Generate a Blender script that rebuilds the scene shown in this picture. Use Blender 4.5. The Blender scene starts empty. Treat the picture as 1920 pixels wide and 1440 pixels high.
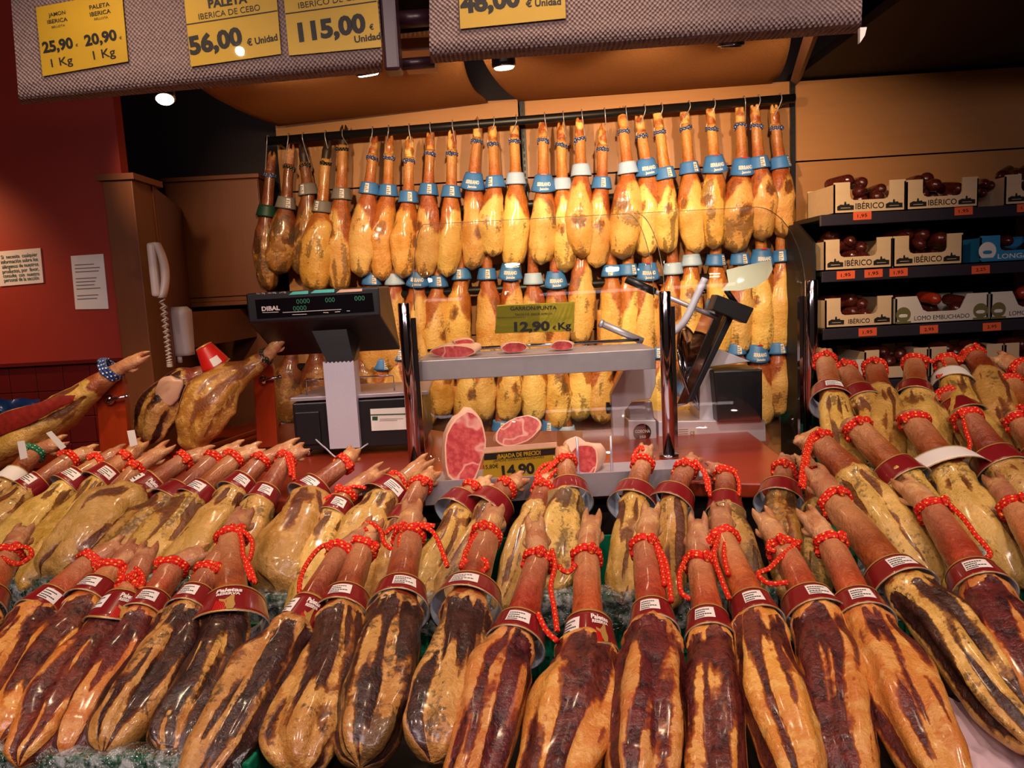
import bpy, math, random
from mathutils import Vector, Matrix, noise
V = Vector
PI = math.pi
C = bpy.context.scene.collection
sc = bpy.context.scene
random.seed(4)

# ------------------------------------------------------------------ camera
FPX = 1400.0
CAM = V((0, 0, 1.6))
PITCH, ROLL = math.radians(7.0), math.radians(3.0)
_f = V((0, math.cos(PITCH), -math.sin(PITCH)))
_u0 = V((0, math.sin(PITCH), math.cos(PITCH)))
_r0 = V((1, 0, 0))
_R = _r0 * math.cos(ROLL) - _u0 * math.sin(ROLL)
_U = _u0 * math.cos(ROLL) + _r0 * math.sin(ROLL)
cam = bpy.data.cameras.new('camera')
cam.sensor_width = 36
cam.lens = 36 * FPX / 1920
cam.clip_start = 0.02
camo = bpy.data.objects.new('camera', cam)
C.objects.link(camo)
camo.matrix_world = Matrix(((_R.x, _U.x, -_f.x, CAM.x), (_R.y, _U.y, -_f.y, CAM.y), (_R.z, _U.z, -_f.z, CAM.z), (0, 0, 0, 1)))
sc.camera = camo

# ------------------------------------------------------------------ light
sc.view_settings.view_transform = 'Standard'
sc.view_settings.look = 'None'
sc.view_settings.gamma = 1
sc.view_settings.exposure = 0.0
sc.view_settings.use_curve_mapping = False
w = bpy.data.worlds.new('world'); sc.world = w
w.use_nodes = True
w.node_tree.nodes['Background'].inputs[0].default_value = (1.0, 0.62, 0.45, 1)
w.node_tree.nodes['Background'].inputs[1].default_value = 0.035

def aim(o, loc, tgt):
    o.location = loc
    o.rotation_euler = (V(tgt) - V(loc)).to_track_quat('-Z', 'Y').to_euler()

def area(name, loc, tgt, sx, sy, power, col):
    l = bpy.data.lights.new(name, 'AREA'); l.shape = 'RECTANGLE'; l.size = sx; l.size_y = sy
    l.energy = power; l.color = col
    o = bpy.data.objects.new(name, l); C.objects.link(o); aim(o, loc, tgt); return o

def spot(name, loc, tgt, power, col, ang=70, rad=0.03, blend=0.6):
    l = bpy.data.lights.new(name, 'SPOT'); l.energy = power; l.color = col
    l.spot_size = math.radians(ang); l.spot_blend = blend; l.shadow_soft_size = rad
    o = bpy.data.objects.new(name, l); C.objects.link(o); aim(o, loc, tgt); return o

WARM = (1.0, 0.69, 0.40)
PINK = (1.0, 0.74, 0.60)
# shop ceiling lamps over the customers' aisle, outside the frame
for i, x in enumerate((-1.5, -0.75, 0.0, 0.75, 1.5)):
    spot('aisle_lamp', (x, 0.35, 2.72), (x * 0.95, 1.75, 0.95), 36, PINK, 95, 0.017, 0.8)
for i, x in enumerate((-0.9, 0.1, 1.1)):
    spot('display_lamp', (x, 1.35, 2.68), (x * 1.0, 2.15, 1.0), 24, (1.0, 0.70, 0.46), 90, 0.03, 0.8)
for i, x in enumerate((-1.1, 1.0)):  # added light strips behind the camera, for the steel to reflect
    area('reflection_fill_strip', (x, -0.7, 2.8), (x * .8, 1.6, 1.0), 1.5, 0.2, 17, (1.0, 0.80, 0.84))
# added fill spots behind the valance, evening the light on wall and hanging hams
for i, (x, p) in enumerate(((-1.1, 18), (-0.55, 52), (0.1, 78), (0.72, 78), (1.2, 54))):
    spot('wall_fill_spot', (x - 0.22, 2.45, 2.33), (x, 3.9, 1.85), p, WARM, 84 if i else 60, 0.03, 0.7)
spot('counter_fill_spot', (0.45, 2.15, 2.32), (0.42, 2.62, 1.2), 44, (1.0, 0.90, 0.86), 75, 0.03, 0.7)  # added fill spot to brighten the slicer and the steel shelf
spot('counter_fill_spot', (-0.35, 2.1, 2.34), (-0.3, 2.5, 1.1), 22, (1.0, 0.88, 0.82), 75, 0.03, 0.7)  # second added fill spot, over the ham cuts
spot('corner_lamp', (-2.4, 2.55, 2.25), (-2.3, 3.1, 1.78), 26, (1.0, 0.52, 0.22), 85, 0.03, 0.9)
spot('holder_lamp', (-1.3, 2.0, 2.4), (-1.35, 2.6, 1.15), 34, (1.0, 0.72, 0.4), 50, 0.03, 0.7)
spot('shelf_lamp', (2.0, 2.2, 2.65), (2.0, 3.5, 1.7), 13, (1.0, 0.66, 0.42), 95, 0.05, 0.9)

# ------------------------------------------------------------------ survey helpers (photo pixel -> point of the place)
def ray(px, py):
    return _f + _R * ((px - 960) / FPX) + _U * ((720 - py) / FPX)
def PY(px, py, Y):
    d = ray(px, py); return CAM + d * (Y / d.y)
def PZ(px, py, z):
    d = ray(px, py); return CAM + d * ((z - CAM.z) / d.z)
class Slope:            # z = z0 + s*(Y - Y0 + k*X)
    def __init__(s, Y0, z0, sl, k=0): s.Y0, s.z0, s.s, s.k = Y0, z0, sl, k
    def hit(s, px, py):
        d = ray(px, py)
        t = (s.z0 - s.s * s.Y0 - CAM.z) / (d.z - s.s * (d.y + s.k * d.x))
        return CAM + d * t
    def nrm(s): return V((-s.s * s.k, -s.s, 1)).normalized()
class Wall:             # upright plane Y = Y0 + k*X
    def __init__(s, Y0, k=0): s.Y0, s.k = Y0, k
    def hit(s, px, py, off=0):
        d = ray(px, py); return CAM + d * ((s.Y0 - off) / (d.y - s.k * d.x))
    def nrm(s): return V((s.k, -1, 0)).normalized()
class Plane:
    def __init__(s, p, n): s.p, s.n = V(p), V(n).normalized()
    def hit(s, px, py, off=0):
        d = ray(px, py); return CAM + d * ((s.p + s.n * off - CAM).dot(s.n) / d.dot(s.n))
    def nrm(s): return s.n
def mpp(p): return (p - CAM).dot(_f) / FPX      # metres per photo pixel at p

# ------------------------------------------------------------------ mesh helpers
LOC = {}
class MB:
    def __init__(s): s.v = []; s.f = []; s.m = []; s.sm = []; s.uv = []; s.col = []
    def add(s, vs, fs, mat=0, smooth=False, uv=None, col=None):
        o = len(s.v)
        s.v += [V(p) for p in vs]
        s.uv += list(uv) if uv else [(0, 0)] * len(vs)
        s.col += list(col) if col else [(0, 0, 0, 1)] * len(vs)
        for f in fs:
            s.f.append([i + o for i in f]); s.m.append(mat); s.sm.append(smooth)
        return s
    def box(s, c, size, rot=None, mat=0):
        c = V(c); hx, hy, hz = (x / 2 for x in size)
        vs = [V((x, y, z)) for x in (-hx, hx) for y in (-hy, hy) for z in (-hz, hz)]
        if rot: vs = [rot @ p for p in vs]
        return s.add([c + p for p in vs], [(0, 1, 3, 2), (4, 6, 7, 5), (0, 4, 5, 1), (2, 3, 7, 6), (0, 2, 6, 4), (1, 5, 7, 3)], mat)
    def prism(s, poly, off, mat=0, smooth=False):
        n = len(poly); off = V(off); a = [V(p) for p in poly]
        fs = [tuple(range(n))[::-1], tuple(range(n, 2 * n))] + [(i, (i + 1) % n, n + (i + 1) % n, n + i) for i in range(n)]
        return s.add(a + [p + off for p in a], fs, mat, smooth)
    def loft(s, rings, mat=0, cap=True, closed=True, smooth=True, uv=None, col=None):
        n = len(rings[0]); fs = []
        for i in range(len(rings) - 1):
            for j in range(n if closed else n - 1):
                k = (j + 1) % n
                fs.append((i * n + j, i * n + k, (i + 1) * n + k, (i + 1) * n + j))
        if cap and closed:
            fs.append(tuple(range(n))[::-1]); b = (len(rings) - 1) * n; fs.append(tuple(range(b, b + n)))
        return s.add([p for r in rings for p in r], fs, mat, smooth, uv, col)
    def tube(s, path, r, seg=8, mat=0, cap=True, smooth=True):
        path = [V(p) for p in path]; n = len(path); rings = []; uv = []
        rr = r if isinstance(r, (list, tuple)) else [r] * n
        t0 = (path[1] - path[0]).normalized()
        up = V((0, 0, 1)) if abs(t0.z) < .9 else V((1, 0, 0))
        nn = (up - t0 * up.dot(t0)).normalized(); L = 0
        for i in range(n):
            t = (path[min(i + 1, n - 1)] - path[max(i - 1, 0)])
            t = t.normalized() if t.length > 1e-9 else t0
            nn = nn - t * nn.dot(t)
            nn = nn.normalized() if nn.length > 1e-6 else t.orthogonal().normalized()
            b = t.cross(nn)
            if i: L += (path[i] - path[i - 1]).length
            rings.append([path[i] + (nn * math.cos(2 * PI * j / seg) + b * math.sin(2 * PI * j / seg)) * rr[i] for j in range(seg)])
            uv += [(L, j / seg) for j in range(seg)]
        return s.loft(rings, mat, cap, True, smooth, uv)
    def cyl(s, a, b, r, seg=20, mat=0, r2=None, smooth=True):
        a, b = V(a), V(b)
        return s.tube([a, b], [r, r if r2 is None else r2], seg, mat, True, smooth)
    def disc(s, c, n, r, seg=24, mat=0):
        n = V(n).normalized(); x = n.orthogonal().normalized(); y = n.cross(x)
        return s.add([V(c) + x * r * math.cos(2 * PI * i / seg) + y * r * math.sin(2 * PI * i / seg) for i in range(seg)], [tuple(range(seg))], mat)
    def quad(s, a, b, c, d, mat=0):
        return s.add([a, b, c, d], [(0, 1, 2, 3)], mat)
    def ball(s, c, r, sc3=(1, 1, 1), nu=10, nv=14, mat=0, rot=None):
        rings = []
        for i in range(1, nu):
            th = PI * i / nu
            ring = [V((math.sin(th) * math.cos(2 * PI * j / nv) * sc3[0] * r, math.sin(th) * math.sin(2 * PI * j / nv) * sc3[1] * r, -math.cos(th) * sc3[2] * r)) for j in range(nv)]
            rings.append([V(c) + (rot @ p if rot else p) for p in ring])
        return s.loft(rings, mat)
    def build(s, name, mats, parent=None, bevel=0, origin=None):
        if not isinstance(mats, (list, tuple)): mats = [mats]
        if parent is not None: o0 = LOC[parent.name]
        elif origin is not None: o0 = V(origin)
        else:
            xs = [p.x for p in s.v]; ys = [p.y for p in s.v]
            o0 = V(((min(xs) + max(xs)) / 2, (min(ys) + max(ys)) / 2, min(p.z for p in s.v)))
        me = bpy.data.meshes.new(name)
        me.from_pydata([p - o0 for p in s.v], [], s.f)
        for m in mats: me.materials.append(m)
        me.polygons.foreach_set('material_index', s.m)
        me.polygons.foreach_set('use_smooth', s.sm)
        if any(u != (0, 0) for u in s.uv):
            ul = me.uv_layers.new(name='UVMap')
            buf = []
            for l in me.loops: buf += s.uv[l.vertex_index]
            ul.data.foreach_set('uv', buf)
        if any(c != (0, 0, 0, 1) for c in s.col):
            ca = me.color_attributes.new('m', 'FLOAT_COLOR', 'POINT')
            ca.data.foreach_set('color', [x for c in s.col for x in c])
        me.update()
        o = bpy.data.objects.new(name, me); C.objects.link(o)
        if parent is not None: o.parent = parent
        else: o.location = o0
        LOC[o.name] = o0
        if bevel:
            b = o.modifiers.new('bevel', 'BEVEL'); b.width = bevel; b.segments = 2; b.limit_method = 'ANGLE'
        return o

def tag(o, label=None, cat=None, group=None, kind=None):
    if label: o['label'] = label
    if cat: o['category'] = cat
    if group: o['group'] = group
    if kind: o['kind'] = kind
    return o
def thing(name, label, cat, loc, group=None):
    o = bpy.data.objects.new(name, None); C.objects.link(o); o.location = loc
    o.empty_display_size = 0.05
    LOC[o.name] = V(loc)
    return tag(o, label, cat, group)
def struct(o): o['kind'] = 'structure'; return o

def crom(pts, n):
    pts = [V(p) for p in pts]
    P = [pts[0] * 2 - pts[1]] + pts + [pts[-1] * 2 - pts[-2]]
    out = []
    m = len(pts) - 1
    for i in range(n):
        x = i / (n - 1) * m; k = min(int(x), m - 1); t = x - k
        a, b, c, d = P[k], P[k + 1], P[k + 2], P[k + 3]
        out.append(0.5 * ((2 * b) + (c - a) * t + (2 * a - 5 * b + 4 * c - d) * t * t + (3 * b - a - 3 * c + d) * t ** 3))
    return out
def lerp(tab, x):
    for (x0, y0), (x1, y1) in zip(tab, tab[1:]):
        if x <= x1:
            t = min(1, max(0, (x - x0) / (x1 - x0))); t = t * t * (3 - 2 * t) if len(tab) > 2 else t
            return y0 + (y1 - y0) * t
    return tab[-1][1]
def sm(a, b, x):
    t = min(1, max(0, (x - a) / (b - a))); return t * t * (3 - 2 * t)

ORD = 'first second third fourth fifth sixth seventh eighth ninth tenth eleventh twelfth thirteenth fourteenth fifteenth sixteenth seventeenth eighteenth nineteenth twentieth'.split()
ORD += ['twenty-' + x for x in ORD[:9]]

# text as flat mesh
_tx = {}
def text_verts(s, bold=0.0):
    k = (s, bold)
    if k not in _tx:
        cu = bpy.data.curves.new('t', 'FONT'); cu.body = s; cu.offset = bold; cu.resolution_u = 3
        o = bpy.data.objects.new('t', cu); C.objects.link(o)
        dg = bpy.context.evaluated_depsgraph_get()
        me = bpy.data.meshes.new_from_object(o.evaluated_get(dg))
        vs = [V(v.co) for v in me.vertices]; fs = [tuple(p.vertices) for p in me.polygons]
        bpy.data.objects.remove(o); bpy.data.curves.remove(cu); bpy.data.meshes.remove(me)
        x0 = min(v.x for v in vs); x1 = max(v.x for v in vs)
        _tx[k] = ([((v.x - x0) / (x1 - x0), v.y / 0.72) for v in vs], fs)
    return _tx[k]
def text_on(mb, s, a, b, up, mat=0, bold=0.0):
    """baseline from a to b, `up` = cap-height vector"""
    vs, fs = text_verts(s, bold); a, b, up = V(a), V(b), V(up)
    mb.add([a + (b - a) * x + up * y for x, y in vs], fs, mat)
def text_px(mb, pl, s, a, b, h, off=0.0015, mat=0, bold=0.0):
    A, B = pl.hit(a[0], a[1], off), pl.hit(b[0], b[1], off)
    n = pl.nrm(); x = (B - A).normalized(); up = n.cross(x)
    up = up if up.z > 0 or (abs(up.z) < .3 and up.y > 0) else -up
    text_on(mb, s, A, B, up * h * mpp(A), mat, bold)

# ------------------------------------------------------------------ materials
def lin(c):
    return tuple(((x / 255) / 12.92 if x <= 10 else ((x / 255 + 0.055) / 1.055) ** 2.4) for x in c) + (1,)
class NT:
    def __init__(s, name):
        s.m = bpy.data.materials.new(name); s.m.use_nodes = True
        s.t = s.m.node_tree; s.b = s.t.nodes['Principled BSDF']; s.out = s.t.nodes['Material Output']
    def n(s, typ, **kw):
        nd = s.t.nodes.new(typ)
        for k, v in kw.items():
            if k.startswith('_'): setattr(nd, k[1:], v)
        for k, v in kw.items():
            if k.startswith('_'): continue
            key = int(k[1:]) if k[0] == 'i' and k[1:].isdigit() else k.replace('__', ' ')
            s.set(nd.inputs[key], v)
        return nd
    def set(s, sock, v):
        if isinstance(v, bpy.types.NodeSocket): s.t.links.new(v, sock)
        else: sock.default_value = v
    def math(s, op, a, b=0.0, c=0.0, clamp=False):
        nd = s.n('ShaderNodeMath', _operation=op, i0=a, i1=b, i2=c); nd.use_clamp = clamp
        return nd.outputs[0]
    def mix(s, f, a, b):
        nd = s.t.nodes.new('ShaderNodeMix'); nd.data_type = 'RGBA'
        s.set(nd.inputs[0], f); s.set(nd.inputs[6], a); s.set(nd.inputs[7], b); return nd.outputs[2]
    def noise(s, vec, scale, detail=3, rough=.55):
        nd = s.n('ShaderNodeTexNoise', Scale=scale, Detail=detail, Roughness=rough)
        if vec is not None: s.t.links.new(vec, nd.inputs['Vector'])
        return nd.outputs['Fac']
    def step(s, x, a, b):
        nd = s.n('ShaderNodeMapRange', _interpolation_type='SMOOTHSTEP', i0=x, i1=a, i2=b, i3=0.0, i4=1.0); return nd.outputs[0]
    def obj(s): return s.n('ShaderNodeTexCoord').outputs['Object']
    def uvw(s): return s.n('ShaderNodeTexCoord').outputs['UV']
    def bump(s, h, strength=.3, dist=.002):
        nd = s.n('ShaderNodeBump', Strength=strength, Distance=dist, Height=h); return nd.outputs[0]
    def fin(s, color=None, rough=None, metal=None, spec=None, normal=None, coat=None, coat_r=None, sss=None):
        b = s.b
        for k, v in (('Base Color', color), ('Roughness', rough), ('Metallic', metal), ('Specular IOR Level', spec), ('Normal', normal), ('Coat Weight', coat), ('Coat Roughness', coat_r)):
            if v is not None: s.set(b.inputs[k], v)
        return s.m

def plain(name, col, rough=.5, metal=0, spec=.5, nscale=0, namt=.15, bump=0, coat=0):
    t = NT(name); c = lin(col)
    if nscale or bump:
        o = t.obj(); nz = t.noise(o, nscale or 60, 4)
        dark = tuple(x * (1 - namt * 2) for x in c[:3]) + (1,)
        lite = tuple(min(1, x * (1 + namt)) for x in c[:3]) + (1,)
        colr = t.mix(nz, dark, lite)
        return t.fin(colr, rough, metal, spec, t.bump(nz, bump, .002) if bump else None, coat)
    return t.fin(c, rough, metal, spec, None, coat)

def wood(name, c0, c1, axis=0, scale=1.0, rough=.45):
    t = NT(name); o = t.obj()
    sc_ = [18.0, 18.0, 18.0]; sc_[axis] = 1.3
    mp = t.n('ShaderNodeMapping', Vector=o, Scale=tuple(x * scale for x in sc_)).outputs[0]
    g = t.noise(mp, 2.2, 5, .6); g2 = t.noise(o, 1.5, 2)
    c = t.mix(g, lin(c0), lin(c1))
    c = t.mix(t.math('MULTIPLY', g2, .35), c, lin(c0))
    return t.fin(c, rough, 0, .4, t.bump(g, .06, .002))

def weave(name, c0, c1, ax=('X', 'Z'), pitch=0.0085, strength=.9):
    t = NT(name); o = t.obj()
    wob = t.n('ShaderNodeTexNoise', Vector=o, Scale=35.0, Detail=2.0).outputs['Color']
    v = t.n('ShaderNodeVectorMath', _operation='MULTIPLY_ADD', i0=wob, i1=(.006, .006, .006), i2=o).outputs[0]
    sp = t.n('ShaderNodeSeparateXYZ', i0=v)
    k = 2 * PI / pitch
    a = t.math('SINE', t.math('MULTIPLY', sp.outputs[ax[0]], k)); b = t.math('SINE', t.math('MULTIPLY', sp.outputs[ax[1]], k))
    h = t.math('MULTIPLY', a, b); h2 = t.math('MULTIPLY_ADD', h, .5, .5)
    nz = t.noise(o, 90, 3)
    h3 = t.math('ADD', h2, t.math('MULTIPLY', nz, .8))
    c = t.mix(t.math('MULTIPLY', h3, .55, clamp=True), lin(c0), lin(c1))
    return t.fin(c, .85, 0, .2, t.bump(h3, strength, .004))

def rope_mat(name, base, fleck, thr=.45, k1=170.0):
    t = NT(name); sp = t.n('ShaderNodeSeparateXYZ', i0=t.uvw())
    # braided: two helices crossing
    a = t.math('SINE', t.math('ADD', t.math('MULTIPLY', sp.outputs[0], k1 * 6.283), t.math('MULTIPLY', sp.outputs[1], 12.566)))
    b = t.math('SINE', t.math('SUBTRACT', t.math('MULTIPLY', sp.outputs[0], k1 * 6.283), t.math('MULTIPLY', sp.outputs[1], 12.566)))
    p = t.math('MULTIPLY', a, b)
    f = t.step(t.math('MULTIPLY', t.math('GREATER_THAN', a, 0.0), p), thr, thr + .12)
    h = t.math('MULTIPLY_ADD', p, .5, .5)
    return t.fin(t.mix(f, lin(base), lin(fleck)), .6, 0, .3, t.bump(h, .8, .002))

def ham_mat(name, skin0, skin1, fat0, fat1, meat0, meat1, mold, rough=.3, speck=.5, pale=(186, 128, 88), edge=(150, 58, 26), pale2=(230, 180, 104)):
    t = NT(name)
    va = t.n('ShaderNodeVertexColor', _layer_name='m')
    sp = t.n('ShaderNodeSeparateColor', i0=va.outputs[0]); pa = va.outputs[1]
    rnd = t.n('ShaderNodeObjectInfo').outputs['Random']
    off = t.n('ShaderNodeCombineXYZ', i0=t.math('MULTIPLY', rnd, 37.0), i1=t.math('MULTIPLY', rnd, 11.0), i2=rnd).outputs[0]
    o = t.n('ShaderNodeVectorMath', _operation='ADD', i0=t.obj(), i1=off).outputs[0]
    n1 = t.noise(o, 28, 5, .6); n2 = t.noise(o, 95, 4, .65); n3 = t.noise(o, 9, 3)
    us = t.n('ShaderNodeVectorMath', _operation='MULTIPLY', i0=t.uvw(), i1=(9.0, 15.0, 0.0)).outputs[0]
    us = t.n('ShaderNodeVectorMath', _operation='ADD', i0=us, i1=off).outputs[0]
    st = t.noise(us, 1.6, 6, .68)                 # fibres running down the leg
    skin = t.mix(t.step(n1, .3, .7), lin(skin0), lin(skin1))
    skin = t.mix(t.math('MULTIPLY', t.step(st, .52, .72), .5), skin, lin(edge))
    skin = t.mix(t.math('MULTIPLY', pa, t.math('MULTIPLY_ADD', n1, .7, .5), clamp=True), skin, lin(pale))
    fat = t.mix(t.step(t.math('MULTIPLY_ADD', st, .6, t.math('MULTIPLY', n3, .4)), .38, .62), lin(fat0), lin(fat1))
    fat = t.mix(t.math('MULTIPLY', t.step(st, .56, .68), .55), fat, lin(skin1))
    fat = t.mix(t.math('MULTIPLY', t.step(n1, .50, .40), .45), fat, lin(pale2))
    fat = t.mix(t.math('MULTIPLY', t.step(n2, .60, .72), .4), fat, lin(edge))
    meat = t.mix(t.step(t.math('MULTIPLY_ADD', n1, .6, t.math('MULTIPLY', n2, .4)), .36, .64), lin(meat0), lin(meat1))
    meat = t.mix(t.math('MULTIPLY', t.step(st, .54, .66), .55), meat, lin(edge))
    j = t.math('ADD', t.math('MULTIPLY', t.math('SUBTRACT', n1, .5), .65), t.math('MULTIPLY', t.math('SUBTRACT', st, .5), .9))
    j = t.math('ADD', j, t.math('MULTIPLY', t.math('SUBTRACT', n2, .5), .5))
    mm = t.step(t.math('ADD', sp.outputs[0], j), .38, .62)
    mf = t.step(t.math('ADD', sp.outputs[1], t.math('MULTIPLY', t.math('SUBTRACT', n1, .5), .6)), .34, .66)
    mo = t.step(t.math('ADD', sp.outputs[2], t.math('MULTIPLY', t.math('SUBTRACT', n2, .5), 1.4)), .42, .66)
    c = t.mix(mf, skin, fat)
    rim = t.math('MULTIPLY', t.math('MULTIPLY', mm, t.math('SUBTRACT', 1.0, mm)), 2.6, clamp=True)
    c = t.mix(mm, c, meat); c = t.mix(rim, c, lin(edge)); c = t.mix(t.math('MULTIPLY', mo, .72), c, lin(mold))
    dots = t.step(t.noise(o, 160, 2), .66, .74)
    c = t.mix(t.math('MULTIPLY', dots, speck), c, lin(mold))
    hsv = t.n('ShaderNodeHueSaturation', Hue=t.math('MULTIPLY_ADD', rnd, .018, .491), Saturation=1.0, Value=t.math('MULTIPLY_ADD', rnd, .3, .85), Color=c).outputs[0]
    h = t.math('ADD', t.math('MULTIPLY', n1, .8), t.math('MULTIPLY', n2, .55))
    h = t.math('ADD', h, t.math('MULTIPLY', st, .7))
    h = t.math('SUBTRACT', h, t.math('MULTIPLY', mm, .25))
    r = t.math('MULTIPLY_ADD', n2, .3, rough - .16)
    return t.fin(hsv, r, 0, .5, t.bump(h, .9, .008), .45, .14)

M = {}
M['wood'] = wood('light_wood_laminate', (172, 116, 66), (190, 134, 82), 0)
M['wood_v'] = wood('brown_wood_laminate', (104, 56, 28), (124, 70, 36), 2)
M['redwall'] = plain('red_paint', (150, 34, 14), .6, nscale=6, namt=.06)
M['redtile'] = plain('red_tile', (96, 26, 24), .25, nscale=8, namt=.1)
M['dark'] = plain('dark_paint', (34, 14, 12), .7, nscale=5)
M['black'] = plain('black_metal', (16, 14, 16), .4)
M['blackp'] = plain('black_plastic', (24, 23, 27), .38, nscale=300, namt=.05)
M['shelfblack'] = plain('black_shelf', (14, 10, 10), .6, nscale=20)
M['shelfedge'] = plain('grey_shelf_edge', (66, 60, 72), .35, .5)
M['counter'] = plain('red_counter_stone', (150, 52, 30), .28, nscale=60, namt=.12)
M['steel'] = plain('brushed_steel', (188, 180, 190), .38, .55, nscale=40, namt=.08)
M['chrome'] = plain('chrome', (176, 166, 172), .1, 1.0)
M['alu'] = plain('cast_aluminium', (214, 206, 216), .38, .25, nscale=30, namt=.05)
M['silver'] = plain('silver_plastic', (196, 190, 204), .5, .1, nscale=250, namt=.06)
M['white'] = plain('white_plastic', (214, 200, 196), .4)
M['paper'] = plain('white_paper', (228, 220, 214), .7, nscale=20, namt=.03)
M['ink'] = plain('black_ink', (20, 16, 14), .6)
M['inkgreen'] = plain('green_ink', (22, 70, 40), .6)
M['yellow'] = plain('yellow_card', (194, 156, 24), .5, nscale=5, namt=.03)
M['yellow2'] = plain('olive_yellow_card', (190, 172, 40), .5, nscale=5, namt=.03)
M['orangetag'] = plain('orange_tag', (238, 96, 52), .6)
M['fabric'] = weave('brown_woven_fabric', (74, 60, 62), (164, 142, 138), ('X', 'Z'), .0105, 1.0)
M['canopy'] = weave('tan_woven_fabric', (118, 70, 32), (204, 138, 76), ('X', 'Y'), .014, 1.0)
M['purple'] = plain('dark_purple_bracket', (46, 22, 34), .35)
M['green'] = plain('green_crate_plastic', (14, 122, 86), .4, nscale=30, namt=.1)
M['redwood'] = wood('red_varnished_wood', (120, 34, 12), (168, 58, 20), 2, 1, .25)
M['boxwood'] = wood('pale_box_wood', (206, 174, 134), (228, 198, 162), 0, .8, .7)
M['boxwhite'] = plain('white_card_box', (218, 206, 192), .6)
M['boxblue'] = plain('blue_card_box', (40, 130, 180), .55)
M['olive'] = plain('olive_print', (110, 104, 56), .6)
M['sausage'] = plain('dark_cured_sausage', (86, 32, 26), .22, nscale=90, namt=.6, bump=.9, coat=.4)
M['sausred'] = plain('red_cut_sausage', (170, 52, 30), .3, nscale=70, namt=.3, bump=.3, coat=.4)
M['maroon'] = plain('maroon_band_paper', (124, 22, 28), .3, nscale=40, namt=.06, coat=.5)
M['gold'] = plain('gold_print', (190, 148, 78), .35, .3)
M['bandin'] = plain('pale_band_lining', (196, 208, 226), .55)
M['bandred'] = plain('bright_red_print', (200, 30, 24), .35)
M['blueband'] = plain('blue_band_paper', (64, 122, 186), .45, nscale=30, namt=.05)
M['lblue'] = plain('light_blue_band_paper', (168, 192, 220), .5)
M['greyband'] = plain('grey_band_paper', (120, 112, 104), .5)
M['greenband'] = plain('green_band_paper', (20, 60, 40), .5)
M['ropered'] = rope_mat('red_cord', (214, 26, 20), (250, 170, 70), .30, 62.0)
M['ropeblue'] = rope_mat('blue_white_cord', (214, 210, 210), (36, 62, 124), -.25, 60.0)
M['ropegreen'] = rope_mat('green_cord', (30, 110, 80), (180, 190, 150), .3, 75.0)
M['ropeblack'] = rope_mat('black_cord', (26, 22, 18), (190, 170, 120), .3, 75.0)
M['phonecream'] = plain('cream_plastic', (214, 196, 184), .35)
M['lcd'] = plain('dark_display', (12, 8, 14), .12)
M['digits'] = plain('green_digits', (30, 110, 80), .5)
M['teal'] = plain('teal_print', (80, 190, 180), .5)
M['trotter'] = ham_mat('trotter_skin', (186, 124, 84), (160, 94, 58), (200, 148, 108), (172, 114, 78), (120, 60, 40), (150, 80, 50), (110, 72, 52), .5, .2, edge=(160, 88, 60))
M['hoof'] = plain('dark_hoof', (56, 40, 30), .4, nscale=60, namt=.3)
M['hamF'] = ham_mat('cured_ham_orange', (146, 50, 22), (182, 80, 40), (214, 146, 66), (190, 102, 42), (46, 16, 20), (112, 44, 36), (56, 38, 26), .3, .3)
M['hamS'] = ham_mat('cured_ham_yellow', (122, 52, 22), (150, 72, 32), (202, 162, 84), (180, 132, 52), (84, 46, 28), (120, 72, 40), (72, 54, 32), .32, .35, edge=(128, 66, 28))
M['hamD'] = ham_mat('cured_ham_dark', (120, 44, 20), (152, 68, 32), (196, 146, 74), (170, 106, 44), (28, 14, 14), (74, 38, 32), (32, 25, 20), .32, .5, edge=(116, 56, 28))
M['hamH'] = ham_mat('cured_ham_golden', (158, 78, 28), (184, 104, 42), (238, 194, 110), (216, 150, 62), (96, 56, 28), (140, 88, 42), (100, 68, 34), .3, .3, pale=(206, 146, 76), edge=(186, 112, 44))
M['hamB'] = ham_mat('cured_ham_brown', (112, 54, 24), (136, 70, 32), (172, 118, 54), (150, 92, 38), (72, 44, 24), (104, 66, 36), (64, 48, 30), .35, .5, pale=(120, 70, 40), edge=(110, 58, 26))

def meat_cut():
    t = NT('fresh_cut_ham'); o = t.obj()
    n = t.noise(o, 9, 2, .45); n2 = t.noise(o, 70, 3)
    v = t.math('MULTIPLY', t.math('SUBTRACT', 1.0, t.step(t.math('ABSOLUTE', t.math('SUBTRACT', n, .5)), .0, .03)), .7)
    c = t.mix(t.step(n2, .35, .7), lin((176, 58, 64)), lin((206, 92, 88)))
    c = t.mix(v, c, lin((232, 176, 160)))
    return t.fin(c, .3, 0, .5, t.bump(n2, .2, .002), .2)
M['cut'] = meat_cut()
M['cutred'] = plain('dry_red_cut_ham', (150, 40, 30), .4, nscale=60, namt=.35, bump=.5)
M['fatpink'] = plain('pink_fat_rind', (228, 178, 150), .35, nscale=30, namt=.12, bump=.2)

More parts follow.
